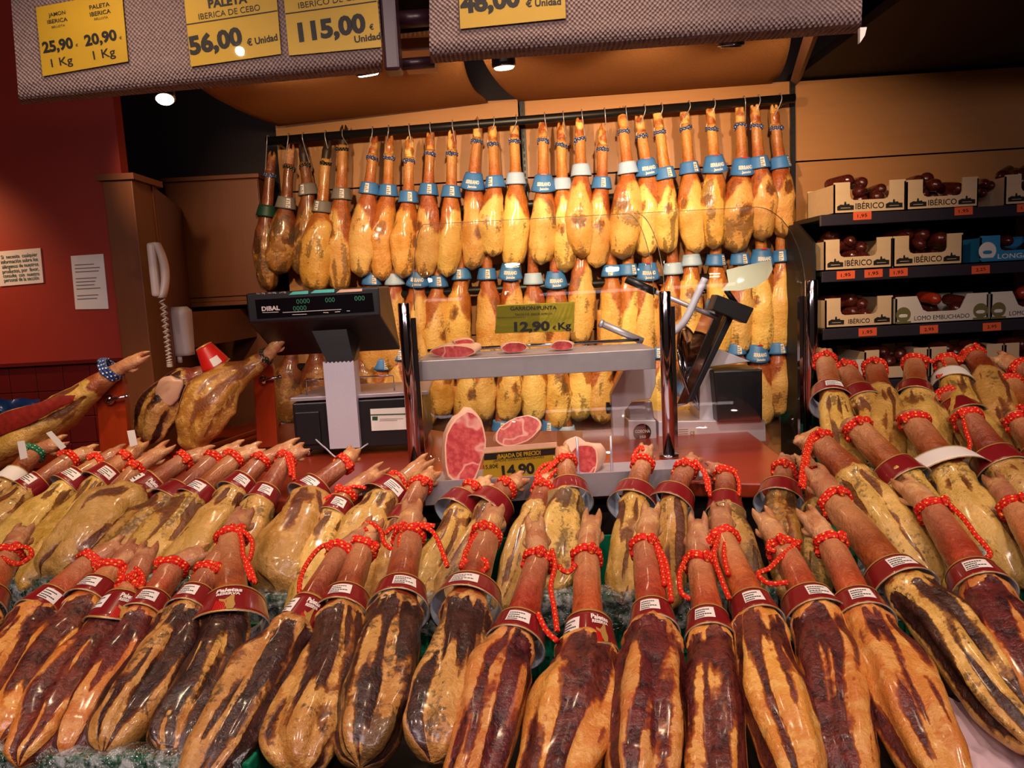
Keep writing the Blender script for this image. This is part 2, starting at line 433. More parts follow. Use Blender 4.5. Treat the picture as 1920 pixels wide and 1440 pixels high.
def glass_mat(name, tint, refl=1.0, rough=0.0, bump=0, haze=0):
    t = NT(name)
    tr = t.n('ShaderNodeBsdfTransparent', Color=tint)
    gl = t.n('ShaderNodeBsdfGlossy', Color=(1, 1, 1, 1), Roughness=rough)
    fr = t.n('ShaderNodeFresnel', IOR=1.5)
    fac = t.math('MULTIPLY', fr.outputs[0], refl, clamp=True)
    if bump:
        nz = t.noise(t.obj(), 26, 4, .65)
        nn = t.bump(nz, 1.0, bump)
        t.t.links.new(nn, gl.inputs['Normal']); t.t.links.new(nn, fr.inputs['Normal'])
    mx = t.n('ShaderNodeMixShader', i0=fac, i1=tr.outputs[0], i2=gl.outputs[0])
    if haze:
        df = t.n('ShaderNodeBsdfDiffuse', Color=(.8, .84, .86, 1))
        mx = t.n('ShaderNodeMixShader', i0=t.math('MULTIPLY', t.step(t.noise(t.obj(), 40, 4, .7), .42, .7), haze), i1=mx.outputs[0], i2=df.outputs[0])
    t.t.links.new(mx.outputs[0], t.out.inputs[0]); return t.m
M['glass'] = glass_mat('clear_glass', (.96, .97, .95, 1), .2)
M['film'] = glass_mat('clear_plastic_film', (.86, .92, .92, 1), 3.5, .16, .03, .4)
M['acrylic'] = glass_mat('clear_acrylic', (.96, .96, .95, 1), .35, .02)
def emit(name, col, s):
    t = NT(name); e = t.n('ShaderNodeEmission', Color=col, Strength=s)
    t.t.links.new(e.outputs[0], t.out.inputs[0]); return t.m
M['lamp'] = emit('lit_lamp', (1, .86, .62, 1), 14)
# ------------------------------------------------------------------ the setting
def wallY(x): return 3.98 - 0.05 * x
BW = Wall(3.98, -0.05)
def wallbox(mb, x0, x1, z0, z1, out, th=.02, mat=0):
    a, b = V((x0, wallY(x0) - out, 0)), V((x1, wallY(x1) - out, 0))
    n = BW.nrm()
    poly = [V((a.x, a.y, z0)), V((b.x, b.y, z0)), V((b.x, b.y, z1)), V((a.x, a.y, z1))]
    mb.prism(poly, -n * th, mat)
m = MB(); m.box((0, 1.5, -.05), (7.4, 6.2, .1)); struct(m.build('floor', M['dark']))
m = MB(); m.box((0, 1.5, 2.95), (7.4, 6.2, .1)); struct(m.build('ceiling', M['dark']))
m = MB(); m.box((0, 4.32, 1.45), (7.4, .1, 2.9)); struct(m.build('wall_back', M['dark']))
m = MB(); m.box((3.6, 1.5, 1.45), (.1, 5.6, 2.9)); struct(m.build('wall_right', M['dark']))
m = MB(); m.box((-3.6, 1.5, 1.45), (.1, 5.6, 2.9)); struct(m.build('wall_left', M['dark']))
# wood panelling behind the hams and over the shelves
GZ = BW.hit(1700, 291).z
XL, XM, XR = BW.hit(522, 300).x, BW.hit(978, 300).x, BW.hit(1484, 300).x
TOPZ = BW.hit(1484, 152).z
m = MB()
for (xa, xb) in ((XL, XM - .006), (XM + .006, XR - .006), (XR + .006, 3.5)):
    zs = [GZ - 1.6, GZ - .8, GZ, TOPZ if xb > 3 else BW.hit(975, 184).z]
    for za, zb in zip(zs, zs[1:]):
        wallbox(m, xa, xb, za + .004, zb - .004, 0)
struct(m.build('wall_panelling', M['wood']))
# dark red soffit above the shelves
m = MB(); m.box((2.55, 3.0, TOPZ + .03), (2.1, 2.0, .04)); struct(m.build('trim_soffit', M['dark']))
# slotted uprights on the wall
for i, (px, pyt, pyb) in enumerate(((978, 190, 420), (1484, 150, 460))):
    p = BW.hit(px, pyt)
    m = MB(); wallbox(m, p.x - .012, p.x + .012, BW.hit(px, pyb).z - .9, p.z, .018, .018)
    m2 = MB()
    for k in range(44):
        z = p.z - .06 - k * .032
        wallbox(m2, p.x - .004, p.x + .004, z, z + .018, .0195, .002)
    o = m.build('slotted_upright', M['black'])
    tag(o, ('black slotted upright rail on wood wall behind the middle of the hanging hams', 'black slotted upright rail at right end of the ham rail')[i], 'upright', 'wall uprights')
    m2.build('slots', M['shelfblack'], o)
# left wall: red paint above, tiles below
RW = Wall(3.06, 0.0)
xa, xb = RW.hit(-260, 400).x, RW.hit(236, 400).x
zt = RW.hit(100, 683).z
m = MB(); m.box(((xa + xb) / 2 - .6, 3.09, (zt + 2.9) / 2), (xb - xa + 1.2, .06, 2.9 - zt)); struct(m.build('wall_red', M['redwall']))
m = MB()
x = xb
while x > xa - .6:
    z = zt
    while z > .6:
        m.box((x - .055, 3.085, z - .055), (.108, .06, .108)); z -= .11
    x -= .11
struct(m.build('wall_tiles', M['redtile'], bevel=.002))
m = MB(); m.box(((xa + xb) / 2 - .3, 3.06, zt + .006), (xb - xa + .6, .05, .014)); struct(m.build('trim_tile', M['redtile']))
# tall wood panel with return wall, and wall cupboard
PW = Wall(3.0)
px0, px1 = PW.hit(184, 340), PW.hit(240, 340)
CW = Wall(3.92)
cz1 = CW.hit(400, 338).z; cz0 = CW.hit(400, 566).z
cx0, cx1 = CW.hit(317, 450).x, CW.hit(493, 450).x
m = MB()
m.box(((px0.x + px1.x) / 2 + .015, 3.1, (px0.z + .2) / 2), (px1.x - px0.x, .2, px0.z - .2))
struct(m.build('trim_panel', M['wood_v'], bevel=.003))
m = MB()
m.prism([V((px1.x + .02, 3.16, .2)), V((cx0 + .002, 4.2, .2)), V((cx0 + .002, 4.2, px0.z)), V((px1.x + .02, 3.16, px0.z))], (-.03, .02, 0))
struct(m.build('wall_return', M['wood_v']))
m = MB(); m.box(((px0.x + px1.x) / 2 + .015, 3.11, px0.z + .012), (px1.x - px0.x + .03, .25, .024)); struct(m.build('trim_cornice', M['wood_v']))
m = MB(); m.box(((cx0 + cx1) / 2, 4.22, cz0 / 2), (cx1 - cx0 + .3, .04, cz0)); struct(m.build('wall_recess', M['wood_v']))
cb = thing('wall_cupboard', 'brown wooden wall cupboard beside the hanging hams with one door and small handle', 'cupboard', ((cx0 + cx1) / 2, 4.1, cz0))
m = MB(); m.box(((cx0 + cx1) / 2, 4.10, (cz0 + cz1) / 2), (cx1 - cx0, .34, cz1 - cz0)); m.build('carcass', M['wood_v'], cb, .002)
m = MB(); m.box(((cx0 + cx1) / 2 + .004, 3.928, (cz0 + cz1) / 2 + .01), (cx1 - cx0 - .012, .02, cz1 - cz0 - .03)); dr = m.build('door', M['wood_v'], cb, .003)
h = CW.hit(347, 535)
m = MB(); m.tube([h + V((0, -.012, -.04)), h + V((0, -.035, -.03)), h + V((0, -.035, .03)), h + V((0, -.012, .04))], .006, 8); m.build('handle', M['steel'], dr)
m = MB(); m.box(((cx0 + cx1) / 2, 4.09, cz1 + .012), (cx1 - cx0 + .02, .36, .022)); m.build('cornice', M['wood_v'], cb, .003)
m = MB(); m.box(((cx0 + cx1) / 2, 4.10, cz0 - .012), (cx1 - cx0 + .01, .34, .022)); m.build('light_pelmet', M['wood_v'], cb, .003)

# notices
def notice(pl, corners, name, label, ink, lines, th=.002, sleeve=False):
    q = [pl.hit(x, y, .004) for x, y in corners]
    n = pl.nrm()
    m = MB(); m.prism([p + n * .002 for p in q], -n * .004)
    o = m.build(name, M['paper']); tag(o, label, 'notice')
    t = MB()
    for s, a, b, hh in lines: text_px(t, pl, s, a, b, hh, .0075, bold=.015)
    t.build('lettering', M[ink], o)
    return o
notice(RW, ((-6, 472), (76, 465), (82, 530), (0, 537)), 'notice', 'small cream notice with six lines of green text on the red wall', 'inkgreen',
       [('Si  necesita  cualquier', (2, 486), (70, 480), 7), ('información sobre los', (2, 495), (71, 489), 7), ('alérgenos de nuestros', (4, 504), (72, 498), 7),
        ('productos, por  favor,', (5, 513), (73, 507), 7), ('consulte  con  nuestro', (6, 521), (74, 516), 7), ('personal de la sección', (8, 529), (73, 524), 7)])
nt = notice(RW, ((133, 480), (194, 476), (204, 579), (142, 580)), 'paper_sheet', 'white paper sheet in a clear sleeve hung on the red wall by the tall panel', 'ink', [])
m = MB()
for k in range(11):
    y = 497 + k * 6.4
    a, b = RW.hit(140 + k * .5, y, .0078), RW.hit(176 + (k * 37 % 13), y - 2, .0078)
    if k in (3, 8): continue
    m.box((a + b) / 2, ((b - a).length, .0006, .0035))
m.build('printed_lines', plain('grey_ink', (130, 120, 118), .8), nt)
# wall telephone
RT = Plane((px1.x + .02, 3.16, 1), V((-.54, 0, 0)).cross(V((0, 0, 1))) if False else V((4.2 - 3.16, -(cx0 - px1.x - .02), 0)))
p0 = RT.hit(283, 508)
tn = RT.nrm(); ts = V((0, 0, 1)).cross(tn).normalized()
ph = thing('wall_telephone', 'cream wall telephone with coiled cord on the brown return wall', 'telephone', p0)
def slab(mb, c, n, s, poly, t0, t1, mat=0):
    mb.prism([c + s * x + V((0, 0, y)) + n * t0 for x, y in poly], n * (t1 - t0), mat)
m = MB(); slab(m, p0, tn, ts, [(-.05, -.10), (.05, -.105), (.055, .1), (-.045, .105)], 0, .03); m.build('cradle', M['phonecream'], ph, .01)
m = MB()
rings = []
for i in range(17):
    u = i / 16; z = -.105 + .21 * u
    wd = .025 + .010 * abs(2 * u - 1) ** 2; hh = .03 + .022 * (1 - (2 * u - 1) ** 2) + (.0)
    c = p0 + V((0, 0, z)) + tn * hh - ts * .012
    rings.append([c + ts * wd * math.cos(a) + tn * .016 * math.sin(a) for a in [2 * PI * j / 14 for j in range(14)]])
m.loft(rings); m.build('handset', M['phonecream'], ph)
cp = []
zc = -.10; top = p0 + V((0, 0, -.105)) + tn * .03 - ts * .02
for i in range(241):
    u = i / 240
    c = top + V((0, 0, -.02 - .24 * (math.sin(u * PI) if u < .5 else 1) - 0.0)) if False else top + V((0, 0, -.27 * math.sin(PI * min(1, u) * .98))) + ts * (.005 + .04 * u)
    a = u * 2 * PI * 34
    cp.append(c + ts * .009 * math.cos(a) + tn * .009 * math.sin(a))
m = MB(); m.tube(cp, .003, 5); m.build('coiled_cord', M['phonecream'], ph)
# soap dispenser
DW = Wall(3.32)
p0 = DW.hit(337, 620)
ds = thing('dispenser', 'white soap dispenser on the wall below the cupboard', 'dispenser', p0)
rings = []
for i in range(13):
    u = i / 12; z = .105 - .215 * u
    wd = .053 * (1 - .08 * u) * (.7 + .3 * sm(0, .06, u)); dp = .05 * (.6 + .4 * sm(0, .1, u)) * (1 - .2 * u)
    rings.append([p0 + V((wd * math.copysign(abs(math.cos(a)) ** .5, math.cos(a)), -dp * math.copysign(abs(math.sin(a)) ** .5, math.sin(a)), z)) for a in [2 * PI * j / 24 for j in range(24)]])
m = MB(); m.loft(rings); m.build('cover', M['white'], ds)
m = MB(); m.cyl(p0 + V((-.005, -.02, -.11)), p0 + V((-.005, -.02, -.14)), .011); m.build('spout', M['white'], ds)
m = MB(); m.box(p0 + V((0, .435, 0)), (.09, .87, .16)); m.build('back_plate', M['wood_v'], ds)

# canopies
def canopy(label, prof_l, prof_r, sag):
    """two edge polylines (wall -> front) bridged by a sheet"""
    n, k = 24, 30
    L, Rr = crom(prof_l, n), crom(prof_r, n)
    m = MB(); rings = []
    for th in (0, .012):
        pass
    top = [[L[i].lerp(Rr[i], j / k) for j in range(k + 1)] for i in range(n)]
    rr = []
    for i in range(n):
        low = [p for p in top[i]]; hi = [p + V((0, 0, .014)) for p in top[i]][::-1]
        rr.append(low + hi)
    m.loft(rr, 0, True, True, True)
    o = m.build('fabric_canopy', M['canopy']); tag(o, label, 'canopy', 'canopies over the hanging hams'); return o
def cp_(px, py, Y): return PY(px, py, Y)
canopy('tan woven fabric canopy over the left half of the hanging hams',
       [cp_(522, 237, 3.95), cp_(470, 217, 3.6), cp_(415, 190, 3.2), cp_(375, 165, 2.8), cp_(330, 120, 2.4)],
       [cp_(914, 192, 3.93), cp_(893, 176, 3.6), cp_(878, 150, 3.2), cp_(868, 112, 2.8), cp_(860, 60, 2.4)], 0)
canopy('tan woven fabric canopy over the right half of the hanging hams',
       [cp_(972, 189, 3.93), cp_(950, 172, 3.6), cp_(926, 146, 3.2), cp_(905, 110, 2.8), cp_(885, 55, 2.4)],
       [cp_(1448, 156, 3.88), cp_(1466, 135, 3.5), cp_(1478, 100, 3.1), cp_(1486, 52, 2.75), cp_(1496, -20, 2.4)], 0)
m = MB()
a, b = PY(1492, 150, 3.88), PY(1530, 40, 2.5)
m.tube([a, b], .025, 4, smooth=False); tag(m.build('canopy_strut', M['wood_v']), 'brown strut along right edge of the right fabric canopy', 'strut')
m = MB()
a, b = PY(968, 186, 3.9), PY(885, 96, 2.6)
m.box((a + b) / 2 + V((.0, 0, .03)), (.03, .02, .02)); m.tube([a + V((0, 0, .03)), b + V((0, 0, .03))], .016, 4, smooth=False)
tag(m.build('canopy_strut', M['wood_v']), 'brown strut in the dark gap between the two fabric canopies', 'strut')

# lit and unlit spotlights
def spotlight(px, py, Y, r, label, lit, tilt):
    p = PY(px, py, Y)
    d = V(tilt).normalized()
    t = thing('spotlight', label, 'lamp', p - d * .1, 'ceiling spotlights')
    m = MB(); m.tube([p - d * .10, p - d * .085, p - d * .01, p], [r * .7, r * .95, r * 1.08, r * 1.1], 24); m.build('housing', M['black'], t)
    m = MB(); m.tube([p, p + d * .004], [r * 1.1, r * 1.02], 24); m.build('rim', M['chrome'], t)
    m = MB(); m.tube([p + d * .002, p + d * .008], [r * .98, r * .8], 24); m.build('lens', M['lamp'] if lit else M['lcd'], t)
    m = MB(); m.tube([p - d * .1, p - d * .1 + V((0, 0, .45))], .012, 8); m.build('stem', M['black'], t)
    if lit:
        l = bpy.data.lights.new('bulb', 'SPOT'); l.energy = 5; l.color = WARM; l.spot_size = 1.6; l.shadow_soft_size = .03
        o = bpy.data.objects.new('bulb', l); C.objects.link(o); aim(o, p + d * .03, p + d)
    return t
spotlight(309, 184, 2.2, .026, 'lit spotlight under the left end of the left price valance', True, (.15, -.45, -1))
spotlight(690, 137, 2.3, .034, 'lit spotlight below the right end of the left price valance', True, (.1, .35, -1))
spotlight(945, 124, 2.4, .034, 'lit spotlight below the right valance beside the canopy gap', True, (.05, .1, -1))
spotlight(1370, 84, 2.3, .036, 'unlit dark spotlight hanging below the right valance', False, (.0, .25, -1))
spotlight(1196, 82, 2.3, .032, 'unlit spotlight half hidden by the right valance lower edge', False, (.0, .25, -1))

# valances with price cards
def valance(label, xl, xr, pts_l, pts_r):
    L = [PY(*q) for q in pts_l]; Rr = [PY(*q) for q in pts_r]
    n = 22
    L, Rr = crom(L, n), crom(Rr, n)
    nn = V((0, -1, 0)); rr = []
    for k in range(2):
        side = (L, Rr)[k]
        fr = side; bk = [p + V((0, .012, .004)) for p in side][::-1]
        rr.append(fr + bk)
    m = MB(); m.loft(rr, 0, True, True, False)
    o = m.build('price_valance', M['fabric']); tag(o, label, 'valance'); return o
VL = Wall(1.76, -.12); VR = Wall(1.70, -.12)
def vy(pl, px, py, off=0):
    p = pl.hit(px, py); return (px, py, p.y + off)
valance('brown woven valance at upper left carrying three yellow price cards', 0, 0,
        [vy(VL, 12, -120), vy(VL, 22, 20), vy(VL, 30, 120), vy(VL, 33, 160), vy(VL, 35, 186, .015), vy(VL, 38, 197, .06)],
        [vy(VL, 700, -180), vy(VL, 708, -20), vy(VL, 714, 60), vy(VL, 716, 100), vy(VL, 716, 122, .015), vy(VL, 716, 136, .06)])
valance('brown woven valance at top right carrying one yellow price card', 0, 0,
        [vy(VR, 806, -180), vy(VR, 805, 0), vy(VR, 805, 60), vy(VR, 805, 85), vy(VR, 806, 106, .015), vy(VR, 808, 119, .06)],
        [vy(VR, 1622, -240), vy(VR, 1618, -80), vy(VR, 1617, -10), vy(VR, 1616, 25), vy(VR, 1615, 48, .015), vy(VR, 1612, 62, .06)])
# end post of the valance and cross rails
br = thing('valance_bracket', 'dark purple upright bracket between the two valances with cross rails', 'bracket', PY(735, 138, 1.82))
m = MB(); a, b = PY(730, 138, 1.82), PY(726, -200, 1.82)
m.box((a + b) / 2, (.036, .06, (a - b).length)); m.build('upright', M['purple'], br, .006)
for py in (118, 34):
    m = MB(); m.tube([PY(738, py + 4, 1.86), PY(815, py - 2, 1.86)], .014 if py > 100 else .02, 10); m.build('cross_rail', M['purple'], br)
m = MB(); a, b = PY(746, 88, 1.95), PY(806, 78, 1.95)
m.box((a + b) / 2 + V((0, .1, 0)), ((b - a).length, .2, .03)); m.build('shelf_board', M['wood'], br)
m = MB(); p = VR.hit(1612, 66); m.prism([p + V((-.004, -.01, .012)), p + V((.01, -.01, .012)), p + V((.006, -.01, -.004)), p + V((-.004, -.01, -.018))], (0, .01, 0))
tag(m.build('paper_tag', M['paper']), 'tiny torn paper tag at the lower right corner of the right valance', 'tag')

def price_card(pl, corners, label, texts, lines=(), mat='yellow', off=.006, nm='price_card', ink='ink'):
    q = [pl.hit(x, y, off) for x, y in corners]
    n = pl.nrm()
    c = sum(q, V()) / 4
    t = thing(nm, label, 'price card', c, 'yellow price cards on the valances' if off < .02 else None)
    m = MB(); m.prism(q, -n * .002); m.build('card', M[mat], t)
    e = [c + (p - c) * 1.035 + n * .0025 for p in q]
    m = MB(); m.prism(e, -n * .001); m.build('plastic_sleeve', M['acrylic'], t)
    m = MB()
    for s, a, b, h, bo in texts: text_px(m, pl, s, a, b, h, off + .0008, 0, bo)
    m.build('lettering', M[ink], t)
    if lines:
        m = MB()
        for a, b in lines:
            A, B = pl.hit(*a, off + .0008), pl.hit(*b, off + .0008); u = V((0, 0, .0012))
            m.quad(A - u, B - u, B + u, A + u)
        m.build('ruled_line', M[ink], t)
    return t
price_card(VL, ((67, 14), (228, -16), (240, 115), (80, 143)), 'yellow two-column price card reading 25,90 and 20,90 on the left valance',
           [('JAMON', (91, 32), (123, 26), 7, .015), ('IBERICA', (89, 45), (127, 39), 7, .015), ('BELLOTA', (97, 53), (122, 49), 4, 0), ('PALETA', (168, 18), (206, 11), 7.5, .015), ('IBERICA', (169, 31), (208, 24), 7.5, .015), ('BELLOTA', (177, 38), (203, 34), 4, 0),
            ('25,90', (81, 99), (138, 89), 19, .04), ('€', (142, 88), (147, 87), 5, 0), ('1 Kg', (97, 126), (137, 119), 15, .01), ('20,90', (160, 86), (220, 74), 19, .04), ('€', (224, 74), (229, 73), 5, 0), ('1 Kg', (176, 112), (217, 104), 16, .01)],
           [((146, -2), (158, 130))])
price_card(VL, ((343, -24), (515, -50), (527, 101), (358, 125)), 'yellow price card reading 56,00 on the left valance',
           [('PALETA', (391, 15), (464, 4), 15, .04), ('IBERICA DE CEBO', (373, 37), (488, 19), 11, .0), ('56,00', (357, 102), (456, 82), 31, .05), ('€ Unidad', (464, 86), (521, 75), 12, .03)],
           [((350, 46), (520, 20))])
price_card(VL, ((530, -24), (703, -52), (715, 88), (542, 104)), 'yellow price card reading 115,00 on the left valance right end',
           [('IBERICO DE CEBO', (560, 16), (690, -4), 11, .0), ('115,00', (561, 77), (687, 58), 32, .05), ('€', (693, 56), (701, 55), 10, .02), ('Unidad', (665, 80), (714, 73), 12, .03)],
           [((535, 26), (706, 2))])
price_card(VR, ((858, -80), (1056, -100), (1061, 34), (863, 54)), 'yellow price card reading 48,00 on the right valance',
           [('48,00', (864, 24), (976, 10), 32, .05), ('€ Unidad', (986, 13), (1052, 8), 12, .03)])
# clear hem clips catching the light
# ------------------------------------------------------------------ hams
def ham_loft(cps, nrm, seed, nu, nv, fn, power=1.0):
    """cps: list of (point, half width, half thickness); fn(u, a, seed) -> (meat, fat, mold, displacement)"""
    pts = [c[0] for c in cps]
    path = crom(pts, nu); m = len(cps) - 1
    rings, uv, col = [], [], []
    sd = V((seed * 7.31, seed * 3.17, seed * 1.9))
    L = [0]
    for i in range(1, nu): L.append(L[-1] + (path[i] - path[i - 1]).length)
    for i in range(nu):
        x = i / (nu - 1) * m; k = min(int(x), m - 1); t = x - k; t = t * t * (3 - 2 * t)
        wd = cps[k][1] + (cps[k + 1][1] - cps[k][1]) * t; th = cps[k][2] + (cps[k + 1][2] - cps[k][2]) * t
        u = L[i] / L[-1]
        # round off the very end
        e = 1 - max(0, (u - .93) / .07) ** 2.2; e = max(.05, e) ** .5
        tg = (path[min(i + 1, nu - 1)] - path[max(0, i - 1)]).normalized()
        n = (nrm - tg * nrm.dot(tg)).normalized(); s = tg.cross(n)
        ring = []
        for j in range(nv):
            a = 2 * PI * j / nv - PI
            ca, sa = math.cos(a), math.sin(a)
            me, fa, mo, dp, pa = fn(u, a, sd)
            lo = noise.noise(V((sa * 1.3, ca * 1.3, L[i] * 9)) + sd) * .10
            hi = noise.noise(V((sa * 3, ca * 3, L[i] * 30)) + sd) * .035
            r = (1 + lo + hi + dp) * e
            ring.append(path[i] + s * (sa * wd * r) + n * (ca * th * r))
            uv.append((L[i], j / nv)); col.append((me, fa, mo, pa))
        rings.append(ring)
    mb = MB(); mb.loft(rings, 0, True, True, True, None, col)
    return mb, path


def fg_fn(ub, meat, mold, face=.25, collar=.06, crust=.0):
    cz_ = {}
    def fn(u, a, sd):
        ca, sa = math.cos(a), math.sin(a)
        if 'a0' not in cz_:
            q = noise.noise(sd * 1.7 + V((.3, .2, .1))); cz_['a0'] = (1 if q > 0 else -1) * (.75 + abs(q)); cz_['b0'] = -cz_['a0'] * .55
        a0, b0 = cz_['a0'], cz_['b0']
        edge = ub + .035 * noise.noise(V((sa * 1.7, ca * 1.7, 3)) + sd) + .05 * (1 - ca) * .5
        t = (u - edge) / (1 - ub)
        if t < 0:
            return (0, sm(-.05, 0, t) * .35, .12 + mold * .2 * sm(-.3, 0, t), .05 * sm(-.08, 0, t), sm(.75, 0.05, u / ub))
        fc = sm(-.55 + face, .15 + face, ca)
        wx = .5 * noise.noise(V((sa * 2, t * 2.2, 7)) + sd)
        n1 = noise.noise(V((sa * 3.1 + wx, t * 1.6, ca * .6)) + sd * 1.3)
        n2 = noise.noise(V((sa * 6.5 + wx * 2, t * 2.6, 5)) + sd * .7)
        v = n1 * 1.5 + n2 * .9 + meat + .55 * math.exp(-((t - .17) / .10) ** 2) - .35 * sm(.55, 1, t) - (.9 if t < .05 else 0)
        me = sm(-.75, .85, v) * fc
        co = math.exp(-((t - .035) / .035) ** 2)
        mo = mold * (.55 + .8 * noise.noise(V((sa * 2.2, ca * 2.2, t * 4)) + sd * 2.1)) * (1 - .4 * me)
        fold = noise.noise(V((sa * 2.6 + wx * .5, t * 1.1, ca)) + sd * .37)
        dp = collar * co * (.7 + .9 * noise.noise(V((sa * 3, ca * 3, 1)) + sd)) - .07 * me + .05 * n2 * fc + .15 * fold * sm(.02, .2, t) + .03
        wob = a + .35 * noise.noise(V((t * 2.5, 4, 0)) + sd)
        dp += sm(.08, .35, t) * (.16 * math.exp(-((wob - a0) / .34) ** 2) - .13 * math.exp(-((wob - a0 + (.5 if a0 > 0 else -.5)) / .16) ** 2) + .09 * math.exp(-((wob - b0) / .22) ** 2) - .07 * math.exp(-((wob - b0 - .33) / .12) ** 2))
        mo += crust * math.exp(-((t - .12) / .11) ** 2) * (.5 + .8 * noise.noise(V((sa * 3, ca * 3, t * 6)) + sd * 1.1))
        return (me, .85 - .5 * sm(.1, 0, t) * .5, mo, dp, 0)
    return fn

def hang_fn(ul, side, mold, patch):
    def fn(u, a, sd):
        ca, sa = math.cos(a), math.sin(a)
        t = (u - ul) / (1 - ul)
        b = .18 + .30 * sm(-.2, 1, side * sa) + .08 * noise.noise(V((sa * 2, ca * 2, 0)) + sd)
        fa = sm(b - .2, b + .2, t) if t > -.1 else 0
        me = 0
        if patch:
            d = math.hypot((t - patch[0]) * 3.0, math.atan2(math.sin(a - patch[1]), math.cos(a - patch[1])) * .55)
            me = sm(.52, .05, d + .16 * noise.noise(V((sa * 4, ca * 4, t * 8)) + sd)) * .75
        mo = mold * (noise.noise(V((sa * 2.4, ca * 2.4, t * 4)) + sd * 1.7) + .25) * sm(0, .3, t) + .5 * mold * sm(.8, 1, t)
        dp = (.16 * sm(.9, .1, d) - .14 * me if patch else 0) + .13 * noise.noise(V((sa * 1.7, ca * 1.7, t * 4)) + sd * .5) * sm(0, .3, t) + .05 * noise.noise(V((sa * 4, ca * 4, t * 9)) + sd) * sm(0, .2, t)
        return (me, fa, mo, dp, sm(.9, .1, u / ul) if t < 0 else 0)
    return fn

def trotter(root, A, d, nrm, r, length, spread=.012, seed=0, dark=False, claws=True, mat=None):
    """pig's foot from the ankle A along d, two toes and two dewclaws"""
    d = d.normalized(); n = (nrm - d * nrm.dot(d)).normalized(); s = d.cross(n)
    mb = MB(); bend = n * (random.uniform(-.06, .05))
    def limb(pts, rs, seg=12):
        path = crom(pts, max(8, len(pts) * 3)); m_ = len(rs) - 1; rings = []
        for i, p in enumerate(path):
            x = i / (len(path) - 1) * m_; k = min(int(x), m_ - 1); t = x - k
            wd = rs[k][0] + (rs[k + 1][0] - rs[k][0]) * t; th = rs[k][1] + (rs[k + 1][1] - rs[k][1]) * t
            tg = (path[min(i + 1, len(path) - 1)] - path[max(0, i - 1)]).normalized()
            nn = (n - tg * n.dot(tg)).normalized(); ss = tg.cross(nn)
            rings.append([p + ss * wd * math.cos(2 * PI * j / seg) + nn * th * math.sin(2 * PI * j / seg) for j in range(seg)])
        mb.loft(rings)
    L = length
    limb([A - d * .02, A + d * L * .25, A + d * L * .52 + bend * L * .5, A + d * L * .82 + bend * L * .9], [(r, r * .92), (r * .93, r * .84), (r * 1.0, r * .82), (r * .60, r * .46)])
    for k in (-1, 1):
        o = s * k
        limb([A + d * L * .5 + o * r * .34 + bend * L * .5, A + d * L * .72 + o * (r * .45) + bend * L * .8, A + d * L * .9 + o * (r * .42 + spread * .35) + bend * L * 1.05, A + d * L * 1.06 + o * (r * .22 + spread * .7) + bend * L * 1.25],
             [(r * .48, r * .62), (r * .43, r * .54), (r * .30, r * .38), (r * .07, r * .10)])
        if claws:
            limb([A + d * L * .36 + o * r * .6 - n * r * .25, A + d * L * .5 + o * r * 1.0 - n * r * .45, A + d * L * .63 + o * r * 1.02 - n * r * .5],
                 [(r * .34, r * .34), (r * .26, r * .26), (r * .08, r * .08)], 8)
    col = [(0, .5 + .8 * noise.noise(p * 30), .05 + .4 * noise.noise(p * 45), 0) for p in mb.v]
    mb.col = col
    return mb.build('trotter', M['hoof'] if dark else (mat or M['trotter']), root)

def rope_wrap(root, A, d, nrm, r, turns=2, mat='ropered', rr=.0055, tail=None, seed=0):
    d = d.normalized(); n = (nrm - d * nrm.dot(d)).normalized(); s = d.cross(n)
    rnd = random.Random(seed); mb = MB(); path = []
    N = 22 * turns; tl = rnd.uniform(-.35, .35)
    for i in range(N + 1):
        a = 2 * PI * i / 22
        off = (i / N - .5) * turns * rr * 1.9 + math.sin(a + seed) * r * tl
        rad = r + rr * (.75 + .35 * math.sin(i * 1.7 + seed))
        path.append(A + d * off + s * rad * math.cos(a) + n * rad * .92 * math.sin(a))
    mb.tube(path, rr, 7)
    # a knot
    a = rnd.uniform(.3, 2.8); k = A + s * (r + rr) * math.cos(a) + n * (r + rr) * math.sin(a)
    kp = [k + V((math.sin(q * 2.1) * .006, math.cos(q * 1.7) * .006, math.sin(q * 3.1) * .005)) + d * .004 * math.sin(q) for q in [i * .5 for i in range(13)]]
    mb.tube(crom(kp, 30), rr, 6)
    for tp in (tail or []):
        mb.tube(crom(tp, max(12, 7 * len(tp))), rr, 7)
    return mb.build('rope', M[mat], root)

